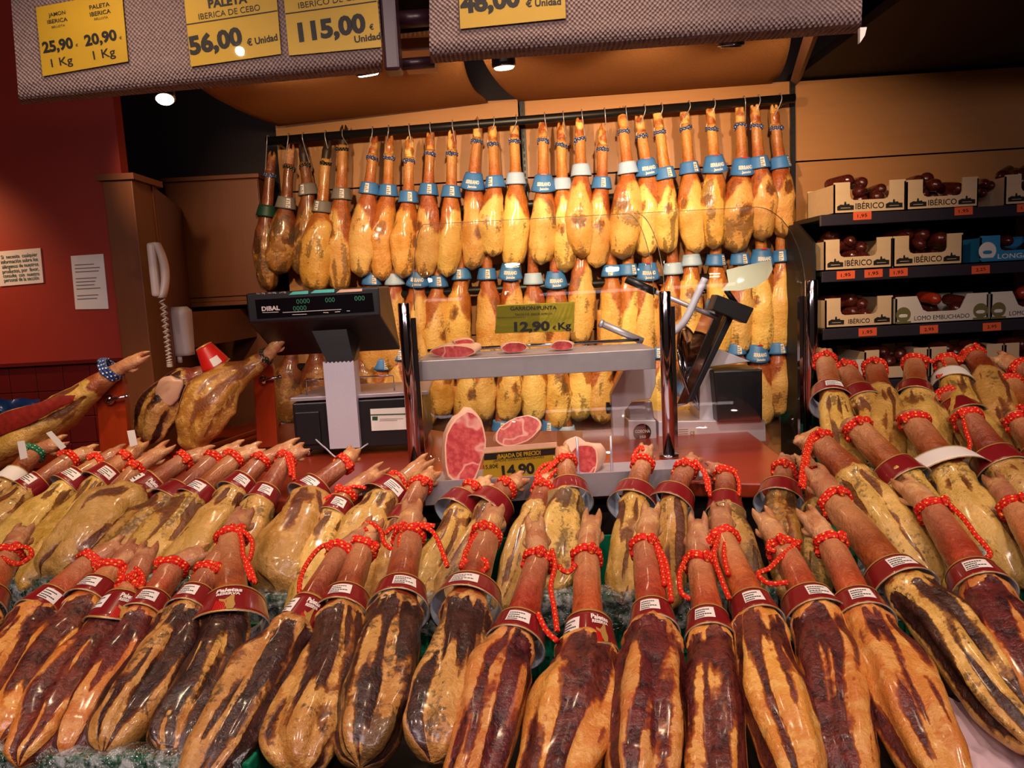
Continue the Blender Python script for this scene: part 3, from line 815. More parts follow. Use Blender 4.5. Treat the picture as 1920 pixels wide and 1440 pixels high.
def band(root, A, d, nrm, r_sh, r1, r2, L, mats, name='paper_band', sticker=None, text=None, flare=0, drop=None, emblem=False, th=.0012, rim=True):
    """paper collar: cone around the shank, resting on its upper side. d points down the ham."""
    d = d.normalized(); n = (nrm - d * nrm.dot(d)).normalized(); s = n.cross(d)
    if drop is None: drop = max(0, (r1 + r2) / 2 - r_sh - .002)
    Cn = A - n * drop * .92
    def P(a, l, o=0):            # a from the upper side, l 0..1 down the ham
        ll = (l - .5) * L + flare * l * max(0, math.cos(a)) ** 2 * L
        rr_ = r1 + (r2 - r1) * l + o
        return Cn + d * ll + s * rr_ * math.sin(a) + n * rr_ * math.cos(a)
    N, K = 40, 6; mb = MB(); rings = []
    for i in range(N + 1):
        a = -PI + 2 * PI * i / N
        ring = [P(a, l / K, th) for l in range(K + 1)] + [P(a, l / K, -th) for l in range(K, -1, -1)]
        rings.append(ring)
    n_ = 2 * (K + 1); fs = []; vs = [p for r in rings for p in r]
    m0, m1, m2 = [], [], []
    for i in range(N):
        for j in range(n_):
            k = (j + 1) % n_; f = (i * n_ + j, (i + 1) * n_ + j, (i + 1) * n_ + k, i * n_ + k)
            (m0 if j < K else m2).append(f)
    o0 = len(mb.v); mb.add(vs, m0, 0, True); 
    for f in m2: mb.f.append(list(f)); mb.m.append(1); mb.sm.append(True)
    o = mb.build(name, [M[mats[0]], M[mats[1]]], root)
    if rim:
        g = MB()
        for l in (.0, 1.0):
            g.loft([[P(-PI + 2 * PI * i / N, l - .05 if l else l + .05, th + .0004), P(-PI + 2 * PI * i / N, l, th + .0012), P(-PI + 2 * PI * i / N, l, -th)] for i in range(N + 1)], 0, False, False)
        g.build('gold_edge', M['gold'], o)
    if sticker:
        a0, a1, l0, l1 = sticker; g = MB()
        g.loft([[P(a0 + (a1 - a0) * i / 10, l0, th + .001), P(a0 + (a1 - a0) * i / 10, l1, th + .001)] for i in range(11)], 0, False, False)
        st = g.build('price_sticker', M['paper'], o)
        if r1 > .03 and name == 'paper_band':
            g = MB()
            for q, (e, ln) in enumerate(((.2, .8), (.42, .55), (.64, .9), (.84, .5))):
                l = l0 + (l1 - l0) * e; aa = a0 + (a1 - a0) * .06
                ab = aa + (a1 - a0) * .88 * ln
                for seg in range(7):
                    x0, x1 = aa + (ab - aa) * seg / 7, aa + (ab - aa) * (seg + .78) / 7
                    g.quad(P(x0, l, th + .0016), P(x1, l, th + .0016), P(x1, l + (l1 - l0) * .09, th + .0016), P(x0, l + (l1 - l0) * .09, th + .0016))
            g.build('printed_lines', M['ink'], o)
    if text:
        g = MB()
        for sx, mt, a0, a1, lb, hh, bo in text:
            vs, fs = text_verts(sx, bo)
            g.add([P(a0 + (a1 - a0) * x, lb - y * hh, th + .0017) for x, y in vs], fs, 0)
        g.build('lettering', M[text[0][1]], o)
    if emblem:
        g = MB(); sh = [(-.55, .55), (-.2, .60), (.0, .5), (.12, .40), (.28, .42), (.30, .62), (.42, .80), (.34, .95), (.05, .97), (-.08, .85), (-.18, .70), (-.5, .63)]
        g.add([P(x * 1.1 * emblem[0] + emblem[1], y, th + .0016) for x, y in sh], [tuple(range(len(sh)))], 0)
        g.build('gold_emblem', M['gold'], o)
        g = MB()
        for q in range(7):
            x0 = emblem[1] - .75 * emblem[0] + q * .1 * emblem[0]
            g.quad(P(x0, .97, th + .0014), P(x0 + .07 * emblem[0], .97, th + .0014), P(x0 + .07 * emblem[0], .62, th + .0014), P(x0, .62, th + .0014))
        g.build('red_stripes', M['bandred'], o)
    return o
# ------------------------------------------------------------------ hanging hams on the wall
HO = .16                                       # how far the hams hang in front of the wall
HW = Wall(3.98 - HO, -.05)
RAILA, RAILB = HW.hit(500, 265), HW.hit(1490, 184)
def hang_rail(a, b, label):
    t = thing('hanging_rail', label, 'rail', (a + b) / 2, 'black ham rails')
    m = MB(); m.tube([a, b], .021, 16); m.build('pipe', M['black'], t)
    for f in (.02, .48, .985):
        p = a.lerp(b, f)
        m = MB(); m.box(p + V((0, .10, 0)), (.02, .17, .03)); m.build('bracket', M['black'], t)
    return t
hang_rail(RAILA, RAILB, 'black rail along the top of the wall, above every hanging ham')

def hang_ham(i, hoof, lab, tip, wpx, kind, label, group, rail, labtype='plain', Yoff=0, nu=46, nv=22, feet=True, mat='hamH'):
    rnd = random.Random(i * 13 + 5 + len(group))
    pl = Wall(3.98 - HO + Yoff, -.05)
    H, L_, T = pl.hit(*hoof), pl.hit(*lab), pl.hit(*tip)
    k = mpp(L_)
    root = thing('hanging_ham', label, 'ham', T, group)
    d = (L_ - H).normalized()
    hl = .105
    A = H + d * hl                                   # ankle
    w2 = wpx * k / 2 * 1.15
    yaw = rnd.uniform(-.7, .7)
    n = (V((math.sin(yaw) * .6, -1, 0.05))).normalized()
    bt = (T - L_)
    bul = V((rnd.choice((-1, 1)) * rnd.uniform(.004, .016), 0, 0))
    r = .0245
    d2 = .78
    cps = [(A - d * .01, r, r), (A.lerp(L_, .45), r * 1.05, r), (A.lerp(L_, .85), r * 1.22, r * 1.2), (L_ + bt * .02, r * 1.4, r * 1.35),
           (L_ + bt * .25 + bul * .6, w2 * .84, w2 * d2 * .85), (L_ + bt * .5 + bul, w2 * 1.03, w2 * d2), (L_ + bt * .74 + bul * .5, w2 * .98, w2 * d2 * .95), (L_ + bt * .92, w2 * .74, w2 * .6), (T, w2 * .40, w2 * .36)]
    tot = (L_ - A).length + bt.length; ul = (L_ - A).length / tot
    side = rnd.choice((-1, 1))
    patch = (rnd.uniform(.3, .6), rnd.uniform(-.9, .9)) if kind > .35 or rnd.random() < .7 else None
    mb, path = ham_loft(cps, n, i + 1 + len(group), nu, nv, hang_fn(ul, side, .75 + kind, patch))
    mb.build('meat', M[mat], root)
    if feet:
        trotter(root, A, -d, n, r * 1.0, hl, .003, i, labtype == 'dark' and i != 1, False, M[mat] if labtype != 'dark' else None)
        rope_wrap(root, A + d * .012, d, n, r * .98, 2, 'ropeblue' if labtype != 'dark' else 'ropeblack', .0042, None, i)
    if labtype == 'none': return root
    mats = {'dark': ('greyband', 'lblue'), 'green': ('greenband', 'greyband'), 'light': ('lblue', 'lblue')}.get(labtype, ('blueband', 'lblue'))
    st = None; tx = None
    if labtype in ('plain', 'dark', 'side'): 
        a0 = rnd.uniform(-.2, .6); st = (a0 - .22, a0 + .22, .12, .9)
    if labtype == 'serrano':
        tx = [('SERRANO', 'paper', -.62, .62, .66, .20, .05), ('Jamón', 'paper', -.36, .36, .88, .14, .03)]
    rb = r * 1.62
    bo = band(root, L_ - d * .012, d, n if labtype != 'serrano' else V((0, -1, .1)), r * 1.35, rb * 1.03, rb * (1.6 if labtype == 'serrano' else 1.32), .078 if labtype == 'serrano' else .056, mats, 'paper_band', st, tx, .18 if labtype == 'serrano' else .05, rim=False, drop=.002)
    if labtype == 'serrano':
        g = MB(); dd = d; nn = V((0, -1, .1)).normalized()
        p = L_ - d * .040 + nn * (rb * 1.10 + .002)
        sx = d.cross(nn).normalized()
        g.add([p + sx * .016 * math.cos(q * PI / 8) * 1.0 - d * .007 * math.sin(q * PI / 8) for q in range(9)], [tuple(range(9))])
        g.build('red_crest', M['bandred'], bo)
    # hook over the rail
    if rail:
        ra, rb_ = rail; f = (A.x + .012 - ra.x) / (rb_.x - ra.x); rp = ra.lerp(rb_, f)
        top = rp + V((0, 0, .024))
        hx = rnd.choice((-1, 1)) * .024
        e = A + V((hx, -.0, .01))
        q = [rp + V((0, .025, -.004)), rp + V((0, .012, .024)), rp + V((0, -.014, .024)), rp + V((0, -.027, -.01)), (rp + V((0, -.027, -.01))).lerp(e, .6), e, e + V((0, .0, -.016)), e + V((-hx * .4, -.004, -.02))]
        m = MB(); m.tube(crom(q, 30), .0024, 6)
        o = m.build('meat_hook', M['steel'])
        tag(o, label_hook(i, group), 'hook', 'hooks on the top rail')
    return root
def label_hook(i, g): return 'thin steel hook holding the %s ham from the left on the top rail' % ORD[i]

R1 = [((510, 285), (500, 400), (505, 545), 36, 1, 'green', 'hamB'), ((546, 272), (536, 385), (520, 515), 46, .6, 'dark', 'hamB'), ((566, 268), (578, 360), (560, 515), 34, 1, 'dark', 'hamB'),
      ((614, 262), (604, 392), (590, 548), 56, .2, 'dark', 'hamH'), ((644, 236), (640, 368), (636, 548), 46, .5, 'dark', 'hamH'), ((702, 252), (692, 358), (676, 520), 46, .1, 'plain', 'hamH'),
      ((730, 252), (728, 362), (716, 527), 44, .1, 'plain', 'hamH'), ((768, 258), (766, 374), (756, 522), 44, .2, 'plain', 'hamH'), ((808, 244), (803, 360), (796, 523), 44, .2, 'plain', 'hamH'),
      ((848, 244), (846, 364), (838, 520), 40, .1, 'plain', 'hamH'), ((898, 221), (887, 344), (886, 507), 44, .1, 'serrano', 'hamH'), ((922, 226), (928, 346), (924, 482), 44, .1, 'side', 'hamH'),
      ((964, 221), (967, 340), (962, 503), 46, .1, 'light', 'hamH'), ((1018, 220), (1019, 348), (1014, 497), 44, .1, 'serrano', 'hamH'), ((1052, 228), (1054, 350), (1060, 512), 42, .1, 'light', 'hamH'),
      ((1086, 218), (1090, 324), (1092, 485), 48, .1, 'light', 'hamH'), ((1131, 235), (1128, 348), (1118, 503), 44, .1, 'side', 'hamH'), ((1165, 202), (1177, 320), (1166, 487), 52, .5, 'light', 'hamH'),
      ((1197, 212), (1213, 318), (1210, 482), 46, .1, 'serrano', 'hamH'), ((1231, 203), (1248, 330), (1252, 475), 42, .5, 'plain', 'hamH'), ((1282, 195), (1293, 320), (1306, 476), 46, .1, 'side', 'hamH'),
      ((1331, 197), (1340, 312), (1338, 468), 44, .4, 'serrano', 'hamH'), ((1386, 192), (1392, 317), (1378, 475), 56, .6, 'serrano', 'hamH'), ((1414, 193), (1424, 310), (1430, 452), 44, .4, 'plain', 'hamH'), ((1450, 196), (1463, 310), (1472, 447), 46, .4, 'plain', 'hamH')]
LD = {'green': 'with a dark green band', 'dark': 'with a grey band', 'plain': 'with a plain blue band', 'serrano': 'with a lettered blue band', 'side': 'with a stickered blue band', 'light': 'with a pale blue band', 'none': 'without a band'}
for i, (h_, l_, t_, wp, kd, lt, mt) in enumerate(R1):
    hang_ham(i, h_, l_, t_, wp, kd, '%s ham hanging %s, %s from the left on the top rail' % ('brown' if mt == 'hamB' else 'golden', LD[lt], ORD[i]), 'hams hanging on the top rail', (RAILA, RAILB), lt, 0 if i % 2 else .02, mat=mt)
# second row, hung lower and closer to the wall
r2 = [(697, 528, 'plain'), (740, 528, 'light'), (784, 525, 'serrano'), (822, 532, 'plain'), (865, 518, 'plain'), (913, 518, 'plain'), (957, 512, 'serrano'), (1000, 527, 'light'), (1042, 527, 'serrano'), (1088, 470, 'none'), (1146, 512, 'plain'),
      (1178, 510, 'side'), (1214, 512, 'serrano'), (1262, 508, 'light'), (1297, 492, 'light'), (1342, 492, 'plain'), (1388, 490, 'plain'), (1428, 486, 'serrano'), (1466, 484, 'plain')]
for i, (x, y, lt) in enumerate(r2):
    j = random.Random(i).uniform(-6, 6)
    hang_ham(i, (x - 3 + j, y - 130), (x, y), (x + j, y + 178 + j), 46, .15, 'golden ham %s, %s from the left in the second hanging row' % (LD[lt].replace('with a', 'with') if 0 else LD[lt], ORD[i]), 'hams hanging in the second row', None, lt, .05, 36, 18, False)
r3 = [(545, 668, 'none', 'hamB'), (592, 664, 'none', 'hamB'), (640, 668, 'none', 'hamB'), (680, 672, 'none', 'hamB'), (716, 686, 'plain', 'hamH'), (752, 668, 'plain', 'hamH'), (792, 662, 'plain', 'hamH'), (832, 666, 'plain', 'hamH'), (872, 664, 'plain', 'hamH'), (910, 668, 'plain', 'hamH'), (952, 666, 'plain', 'hamH'), (1000, 664, 'plain', 'hamH'),
      (1040, 666, 'plain', 'hamH'), (1086, 662, 'plain', 'hamH'), (1130, 666, 'plain', 'hamH'), (1180, 664, 'plain', 'hamH'), (1235, 664, 'plain', 'hamH'), (1285, 662, 'plain', 'hamH'), (1330, 660, 'plain', 'hamH'), (1380, 658, 'plain', 'hamH'), (1420, 664, 'serrano', 'hamH'), (1458, 656, 'plain', 'hamH')]
for i, (x, y, lt, mt) in enumerate(r3):
    j = random.Random(i + 50).uniform(-6, 6)
    hang_ham(i, (x - 3 + j, y - 120), (x, y), (x + j, y + 130 + 2 * j), 44 if mt != 'hamB' else 54, .2, '%s ham %s, %s from the left in the third hanging row' % ('brown' if mt == 'hamB' else 'golden', LD[lt], ORD[i]), 'hams hanging in the third row', None, lt, .05, 36, 18, False, mt)
r4 = [(540, 792, 'light'), (720, 792, 'light'), (860, 800, 'plain'), (940, 802, 'plain'), (1032, 802, 'plain'), (1062, 812, 'light'), (1400, 800, 'plain')]
for i, (x, y, lt) in enumerate(r4):
    hang_ham(i, (x - 3, y - 110), (x, y), (x, y + 120), 40, .2, 'golden ham %s, %s from the left in the lowest hanging row' % (LD[lt], ORD[i]), 'hams hanging in the lowest row', None, lt, .06, 26, 14, False)
for (ya, yb, lb) in ((420, 345, 'black rail carrying the second row of hams'), (565, 512, 'black rail carrying the third row of hams'), (690, 655, 'black rail carrying the lowest row of hams')):
    W2 = Wall(3.98 - HO + .05, -.05)
    hang_rail(W2.hit(525, ya), W2.hit(1478, yb), lb)
# ------------------------------------------------------------------ counters
CZ = 1.03
m = MB(); 
a = PZ(1300, 955, CZ); b = PZ(1505, 905, CZ)
poly = [V((-1.75, 2.16, CZ)), V((.42, 2.13, CZ)), V((b.x - .05, b.y + .0, CZ)), V((b.x + .02, b.y + .06, CZ)), V((b.x + .06, b.y + .3, CZ)), V((b.x + .1, 2.95, CZ)), V((.3, 2.98, CZ)), V((-.28, 3.10, CZ)), V((-.70, 3.55, CZ)), V((-1.40, 3.55, CZ)), V((-1.55, 2.98, CZ)), V((-1.75, 2.95, CZ))]
m.prism(poly, (0, 0, -.045)); tag(m.build('worktop', M['counter'], bevel=.006), 'red-brown stone worktop running behind the rows of hams', 'worktop')
m = MB(); m.prism([V((p.x * .98, p.y + .06 if p.y < 2.6 else p.y - .03, CZ - .046)) for p in poly], (0, 0, -(CZ - .046)))
tag(m.build('service_counter', M['dark']), 'dark service counter front under the red-brown worktop', 'counter')

# ------------------------------------------------------------------ crates
FP = Slope(1.60, 1.02, .36, .05); SP = Slope(2.15, 1.107, .59, .08); RP = Slope(2.0, 1.18, .70, .05); TP = Slope(2.4, 1.30, .60, .05)
def crate(pl, pa, pb, depth, low, label, sl, ribs=True, film=True):
    """open plastic crate; its front rim runs between the pixels pa, pb on the row's slope"""
    A, B = pl.hit(*pa), pl.hit(*pb)
    z = (A.z + B.z) / 2; A.z = B.z = z
    x = (B - A).normalized(); y = V((-x.y, x.x, 0)); w_ = (B - A).length; zb = z - low; bz = z + .03
    root = thing('plastic_crate', label, 'crate', A.lerp(B, .5) + V((0, 0, -low)), 'green ham crates')
    def P(u, v, zz): return V((A.x + x.x * u + y.x * v, A.y + x.y * u + y.y * v, zz))
    th = .012; m = MB()
    m.prism([P(0, 0, zb), P(w_, 0, zb), P(w_, 0, z), P(0, 0, z)], y * th)
    m.prism([P(0, depth, zb), P(w_, depth, zb), P(w_, depth, bz), P(0, depth, bz)], -y * th)
    for u in (0, w_ - th): m.prism([P(u, 0, zb), P(u, depth, zb), P(u, depth, bz), P(u, 0, z)], x * th)
    m.prism([P(0, 0, zb), P(w_, 0, zb), P(w_, depth, zb), P(0, depth, zb)], (0, 0, .012))
    if ribs:
        n = int(w_ / .028)
        for i in range(n + 1):
            u = w_ * i / n
            m.box(P(u, -.005, (zb + z) / 2 - .012), (.007, .012, low - .03), Matrix.Rotation(math.atan2(x.y, x.x), 3, 'Z'))
        for q in (.3, .62):
            m.prism([P(0, -.010, zb + low * q), P(w_, -.010, zb + low * q), P(w_, -.010, zb + low * q + .012), P(0, -.010, zb + low * q + .012)], y * .012)
    m.build('shell', M['green'], root)
    m = MB(); m.prism([P(-.006, -.016, z - .022), P(w_ + .006, -.016, z - .022), P(w_ + .006, -.016, z + .004), P(-.006, -.016, z + .004)], y * .034)
    m.build('rim', M['green'], root, .004)
    if film:
        N = int(w_ / .012); prof = [(.05, -.055), (.034, -.018), (.022, .012), (.004, .016), (-.02, .01), (-.026, -.02), (-.03, -.055), (-.028, -.085)]
        rings = []
        for i in range(N + 1):
            u = w_ * i / N; r = []
            for j, (v, h) in enumerate(prof):
                q = noise.noise(V((u * 16, j * .9, z * 50))) * .010 + noise.noise(V((u * 45, j * 2.1, z * 9))) * .005
                hang = 1 + .35 * noise.noise(V((u * 5, 3, z * 7)))
                r.append(P(u, v + q - .003, z + (h * hang if h < 0 else h) + abs(q) * .6))
            rings.append(r)
        m = MB(); m.loft(rings, 0, False, False, True)
        o = m.build('film', M['film']); tag(o, 'clear film over the rim of the ' + label.replace('plastic ', ''), 'plastic film', 'plastic film on the crates')
    return root
crate(SP, (-160, 1080), (412, 1092), .28, .2, 'green plastic crate of the middle row at far left', .5)
crate(SP, (462, 1116), (950, 1120), .34, .22, 'green plastic crate of the middle row left of centre', .5)
crate(SP, (962, 1120), (1452, 1098), .34, .22, 'green plastic crate of the middle row right of centre', .5)
crate(RP, (1600, 1034), (2080, 1034), .40, .20, 'green plastic crate of the middle row at far right', .5)
crate(TP, (1618, 874), (2060, 872), .4, .2, 'green plastic crate of the back row at right', .45)
crate(FP, (-120, 1402), (470, 1432), .45, .2, 'green plastic crate of the front row at bottom left', .25)
# riser bodies under the rows
m = MB(); m.box((0.05, 1.91, .32), (3.0, .40, .64)); m.box((0.05, 1.35, .30), (3.0, .62, .60)); tag(m.build('display_plinth', M['dark']), 'dark stepped display base below the ham crates', 'display base')
m = MB(); m.box((1.62, 2.38, .42), (1.2, .52, .84)); tag(m.build('display_riser', M['dark']), 'dark riser under the crate of hams at right', 'display base')

# ------------------------------------------------------------------ hams in the crates
def fg_ham(i, row, foot, rp, bd, body, wpx, label, mat='hamF', meat=.1, mold=.2, tail=None, bst='sticker', br=1.0, rr=None, hi=True, end=1.0, lift=0, tw=0, face=.25, collar=.12, turns=2, tcol='ropered', toes=.012, crust=0, away=False):
    pl, nm, group = row
    n0 = pl.nrm()
    A, B, Cc = pl.hit(*rp), pl.hit(*bd), pl.hit(*body)
    up = n0 * lift
    A, B, Cc = A + up, B + up, Cc + up
    n = (n0 * .65 + (CAM - B).normalized() * .5).normalized()
    if tw: n = (Matrix.Rotation(tw, 3, (A - Cc).normalized()) @ n)
    w2 = wpx * mpp(Cc) / 2
    rs = rr or (.030 if row is FR else .029)
    bc = (Cc - B)
    E = Cc + bc.normalized() * max(.10, (.36 - bc.length) * end)
    ce = E - Cc
    rw = random.Random(i * 7 + 1); sd_ = bc.normalized().cross(n); bx = sd_ * rw.uniform(-.2, .2) * w2; pf = [rw.uniform(.9, 1.08) for _ in range(4)]
    root = thing('cured_ham', label, 'ham', Cc - n0 * w2 * .8, group)
    dn = (B - A).normalized()
    t = .78
    cps = [(A - dn * .012, rs * .90, rs * .88), (A.lerp(B, .4), rs * .97, rs * .95), (A.lerp(B, .8), rs * 1.05, rs), (B + bc * .02, rs * 1.12, rs * 1.08),
           (B + bc * .30 + bx * .4, max(rs * 1.3, w2 * .78 * pf[0]), max(rs * 1.1, w2 * .66)), (B + bc * .62 + bx, w2 * .97 * pf[1], w2 * t), (Cc + bx * .3, w2 * pf[2], w2 * t), (Cc + ce * .5 - bx * .5, w2 * .88 * pf[3], w2 * t * .86), (Cc + ce * .85, w2 * .64, w2 * .5), (E, w2 * .36, w2 * .3)]
    tot = sum((b[0] - a[0]).length for a, b in zip(cps, cps[1:]))
    ub = ((B - A).length + .30 * bc.length * .55) / tot
    mb, path = ham_loft(cps, n, i * 1.7 + 3 + len(nm), 110 if hi else 64, 44 if hi else 30, fg_fn(ub, meat, mold, face, collar, crust))
    mb.build('meat', M[mat], root)
    F_ = pl.hit(*foot) + up
    fd = F_ - A; L = min(.155, max(.085 if row is FR else .06, fd.length))
    if away: fd = (V((A.x, A.y, 0)).normalized() * .1 - V((0, 0, .035))) + (F_ - A).normalized() * .03; L = .10
    trotter(root, A - dn * .004, fd.normalized() * 1.0 + n0 * .05, n, rs * .88, L, toes, i)
    tl = [[pl.hit(*q) + n0 * (rs * .75 + lift) for q in tp] for tp in (tail or [])]
    rope_wrap(root, A + dn * .006, dn, n, rs * .90, turns, tcol, .0056, tl, i)
    if bst != 'none':
        rnd = random.Random(i + 77); st = tx = em = None; fl = .0
        if bst in ('sticker', 'both'): a0 = rnd.uniform(-.25, .35); st = (a0 - .42, a0 + .42, .2, .72)
        if bst in ('logo', 'both'):
            c0 = .45 if bst == 'both' else 0
            if bst == 'both': st = (-1.05, -.35, .22, .68)
            tx = [('Paletas', 'paper', c0 - .36, c0 + .36, .30, .14, .04), ('RESERVA', 'gold', c0 - .32, c0 + .32, .42, .09, .04)]; em = (.42, c0 + .05); fl = .35
        mats = ('maroon', 'bandin') if bst != 'white' else ('paper', 'paper')
        d = (Cc - A).normalized() if bst == 'logo' else (B + bc * .1 - A).normalized()
        band(root, B, d, n, rs * 1.1, rs * 1.30 * br, rs * 1.62 * br, .060 if bst not in ('logo', 'both') else .072, mats, 'paper_band', st, tx, fl, None, em)
    return root

FR = (FP, 'front', 'hams in the front row of crates'); SR = (SP, 'middle', 'hams in the middle row of crates'); RR = (RP, 'right', 'hams in the right middle crate'); TR = (TP, 'back', 'hams in the back crate at right')
ff = [  # foot, rope, band, body, width, mat, meat, mold, kwargs
 ((50, 985), (16, 1040), (-28, 1130), (-110, 1290), 110, 'hamF', .1, .3, dict(tail=[[(25, 1045), (55, 1040), (66, 1055), (40, 1072), (10, 1060)]])),
 ((228, 1030), (172, 1062), (88, 1140), (-20, 1280), 118, 'hamF', .15, .4, {}),
 ((262, 1022), (212, 1072), (175, 1114), (52, 1308), 118, 'hamF', .45, .25, dict(br=1.05)),
 ((284, 1030), (250, 1104), (222, 1152), (118, 1318), 108, 'hamF', .4, .3, dict(bst='both', br=1.1, tail=[[(262, 1085), (275, 1100), (272, 1120), (250, 1112), (222, 1122)]])),
 ((376, 1040), (325, 1064), (276, 1140), (182, 1310), 106, 'hamF', .3, .4, dict(br=1.0)),
 ((420, 1040), (395, 1080), (362, 1136), (262, 1308), 118, 'hamD', .1, .7, dict(br=.95)),
 ((462, 955), (434, 1008), (432, 1142), (364, 1310), 124, 'hamD', .25, .9, dict(bst='logo', br=1.5, rr=.034, tail=[[(440, 1000), (456, 1020), (462, 1060), (474, 1080), (484, 1110)], [(446, 1004), (468, 1018), (478, 1035), (474, 1062), (466, 1075), (476, 1105)]])),
 ((700, 1000), (640, 1040), (570, 1158), (468, 1326), 132, 'hamD', .1, .7, dict(br=1.05, bst='both', rr=.026, tail=[[(632, 1038), (605, 1044), (580, 1075), (568, 1105), (566, 1130)]])),
 ((706, 980), (680, 1028), (645, 1130), (596, 1316), 138, 'hamD', .0, .6, dict(br=1.2, tail=[[(690, 1012), (684, 1000), (696, 995), (716, 1008), (724, 1034), (746, 1046), (768, 1034), (782, 1010), (776, 1000)]])),
 ((775, 950), (768, 1012), (750, 1122), (706, 1318), 152, 'hamD', .35, 1.0, dict(br=1.15, rr=.034, tail=[[(790, 1006), (815, 1020), (830, 1050), (842, 1085)], [(760, 1004), (740, 1010), (726, 1022)], [(752, 1050), (754, 1030), (770, 1012), (786, 1004), (818, 1008)]])),
 ((930, 950), (912, 1004), (880, 1112), (836, 1310), 134, 'hamD', -.1, .7, dict(br=1.45, rr=.033, tail=[[(896, 1016), (878, 1046), (866, 1082)], [(872, 1068), (890, 1074), (908, 1066), (916, 1078), (904, 1090)]])),
 ((1002, 985), (1010, 1056), (972, 1188), (925, 1330), 130, 'hamF', .0, .4, dict(br=1.2, tail=[[(1036, 1052), (1042, 1080), (1034, 1120), (1040, 1160), (1046, 1205)], [(1010, 1172), (1026, 1205), (1046, 1225)]])),
 ((1112, 965), (1100, 1044), (1104, 1190), (1072, 1330), 156, 'hamF', .3, .25, dict(bst='both', br=1.15, tail=[[(1080, 1075), (1066, 1088), (1052, 1082), (1050, 1076)]])),
 ((1222, 960), (1210, 1032), (1224, 1166), (1212, 1326), 146, 'hamF', .35, .25, dict(tail=[[(1228, 1040), (1246, 1070), (1254, 1110), (1258, 1150)], [(1230, 1046), (1240, 1080), (1245, 1120)]])),
 ((1306, 925), (1312, 1058), (1330, 1176), (1338, 1320), 122, 'hamF', .3, .3, dict(tail=[[(1286, 1062), (1274, 1090), (1276, 1125), (1292, 1140)]])),
 ((1350, 955), (1356, 1018), (1414, 1150), (1456, 1312), 128, 'hamF', .15, .2, dict(tail=[[(1348, 1020), (1338, 1060), (1352, 1110), (1366, 1145)], [(1362, 1020), (1356, 1060), (1364, 1100)]])),
 ((1425, 960), (1466, 1028), (1522, 1134), (1566, 1308), 128, 'hamF', .2, .2, dict(br=1.3, tail=[[(1498, 1030), (1480, 1044), (1456, 1066), (1440, 1082), (1420, 1092), (1440, 1110), (1474, 1108)], [(1440, 1030), (1440, 1044), (1452, 1050)]])),
 ((1506, 965), (1556, 1026), (1612, 1146), (1692, 1312), 138, 'hamF', -.05, .1, dict(br=1.15)),
 ((1524, 880), (1566, 942), (1682, 1084), (1800, 1222), 128, 'hamD', -.1, .6, dict(br=1.2, rr=.036, end=1.3)),
 ((1684, 905), (1748, 962), (1832, 1094), (1900, 1225), 130, 'hamF', .1, .3, dict(br=1.1, rr=.034, end=1.4, tail=[[(1768, 962), (1800, 995), (1822, 1026), (1838, 1044), (1850, 1062), (1844, 1070)]])),
 ((1856, 895), (1900, 950), (1975, 1080), (2040, 1220), 120, 'hamF', .0, .3, {})]
FRONT_LOOK = {0: 'at the left edge', 6: 'under a wide red-gold lettered band', 9: 'with dark mouldy right side', 12: 'with lettered band and white sticker', 18: 'long and brown with mould', 20: 'cut by the right edge'}
for i, (fo, ro, ba, bo, wp, mt, me, mo, kw) in enumerate(ff):
    fg_ham(i, FR, fo, ro, ba, bo, wp, 'cured ham %s, %s from the left in the front row' % (FRONT_LOOK.get(i, 'with maroon band'), ORD[i]), mt, me, mo, lift=.008 * (i % 2), **dict(dict(end=1.0 if i < 7 else 1.35), **kw))
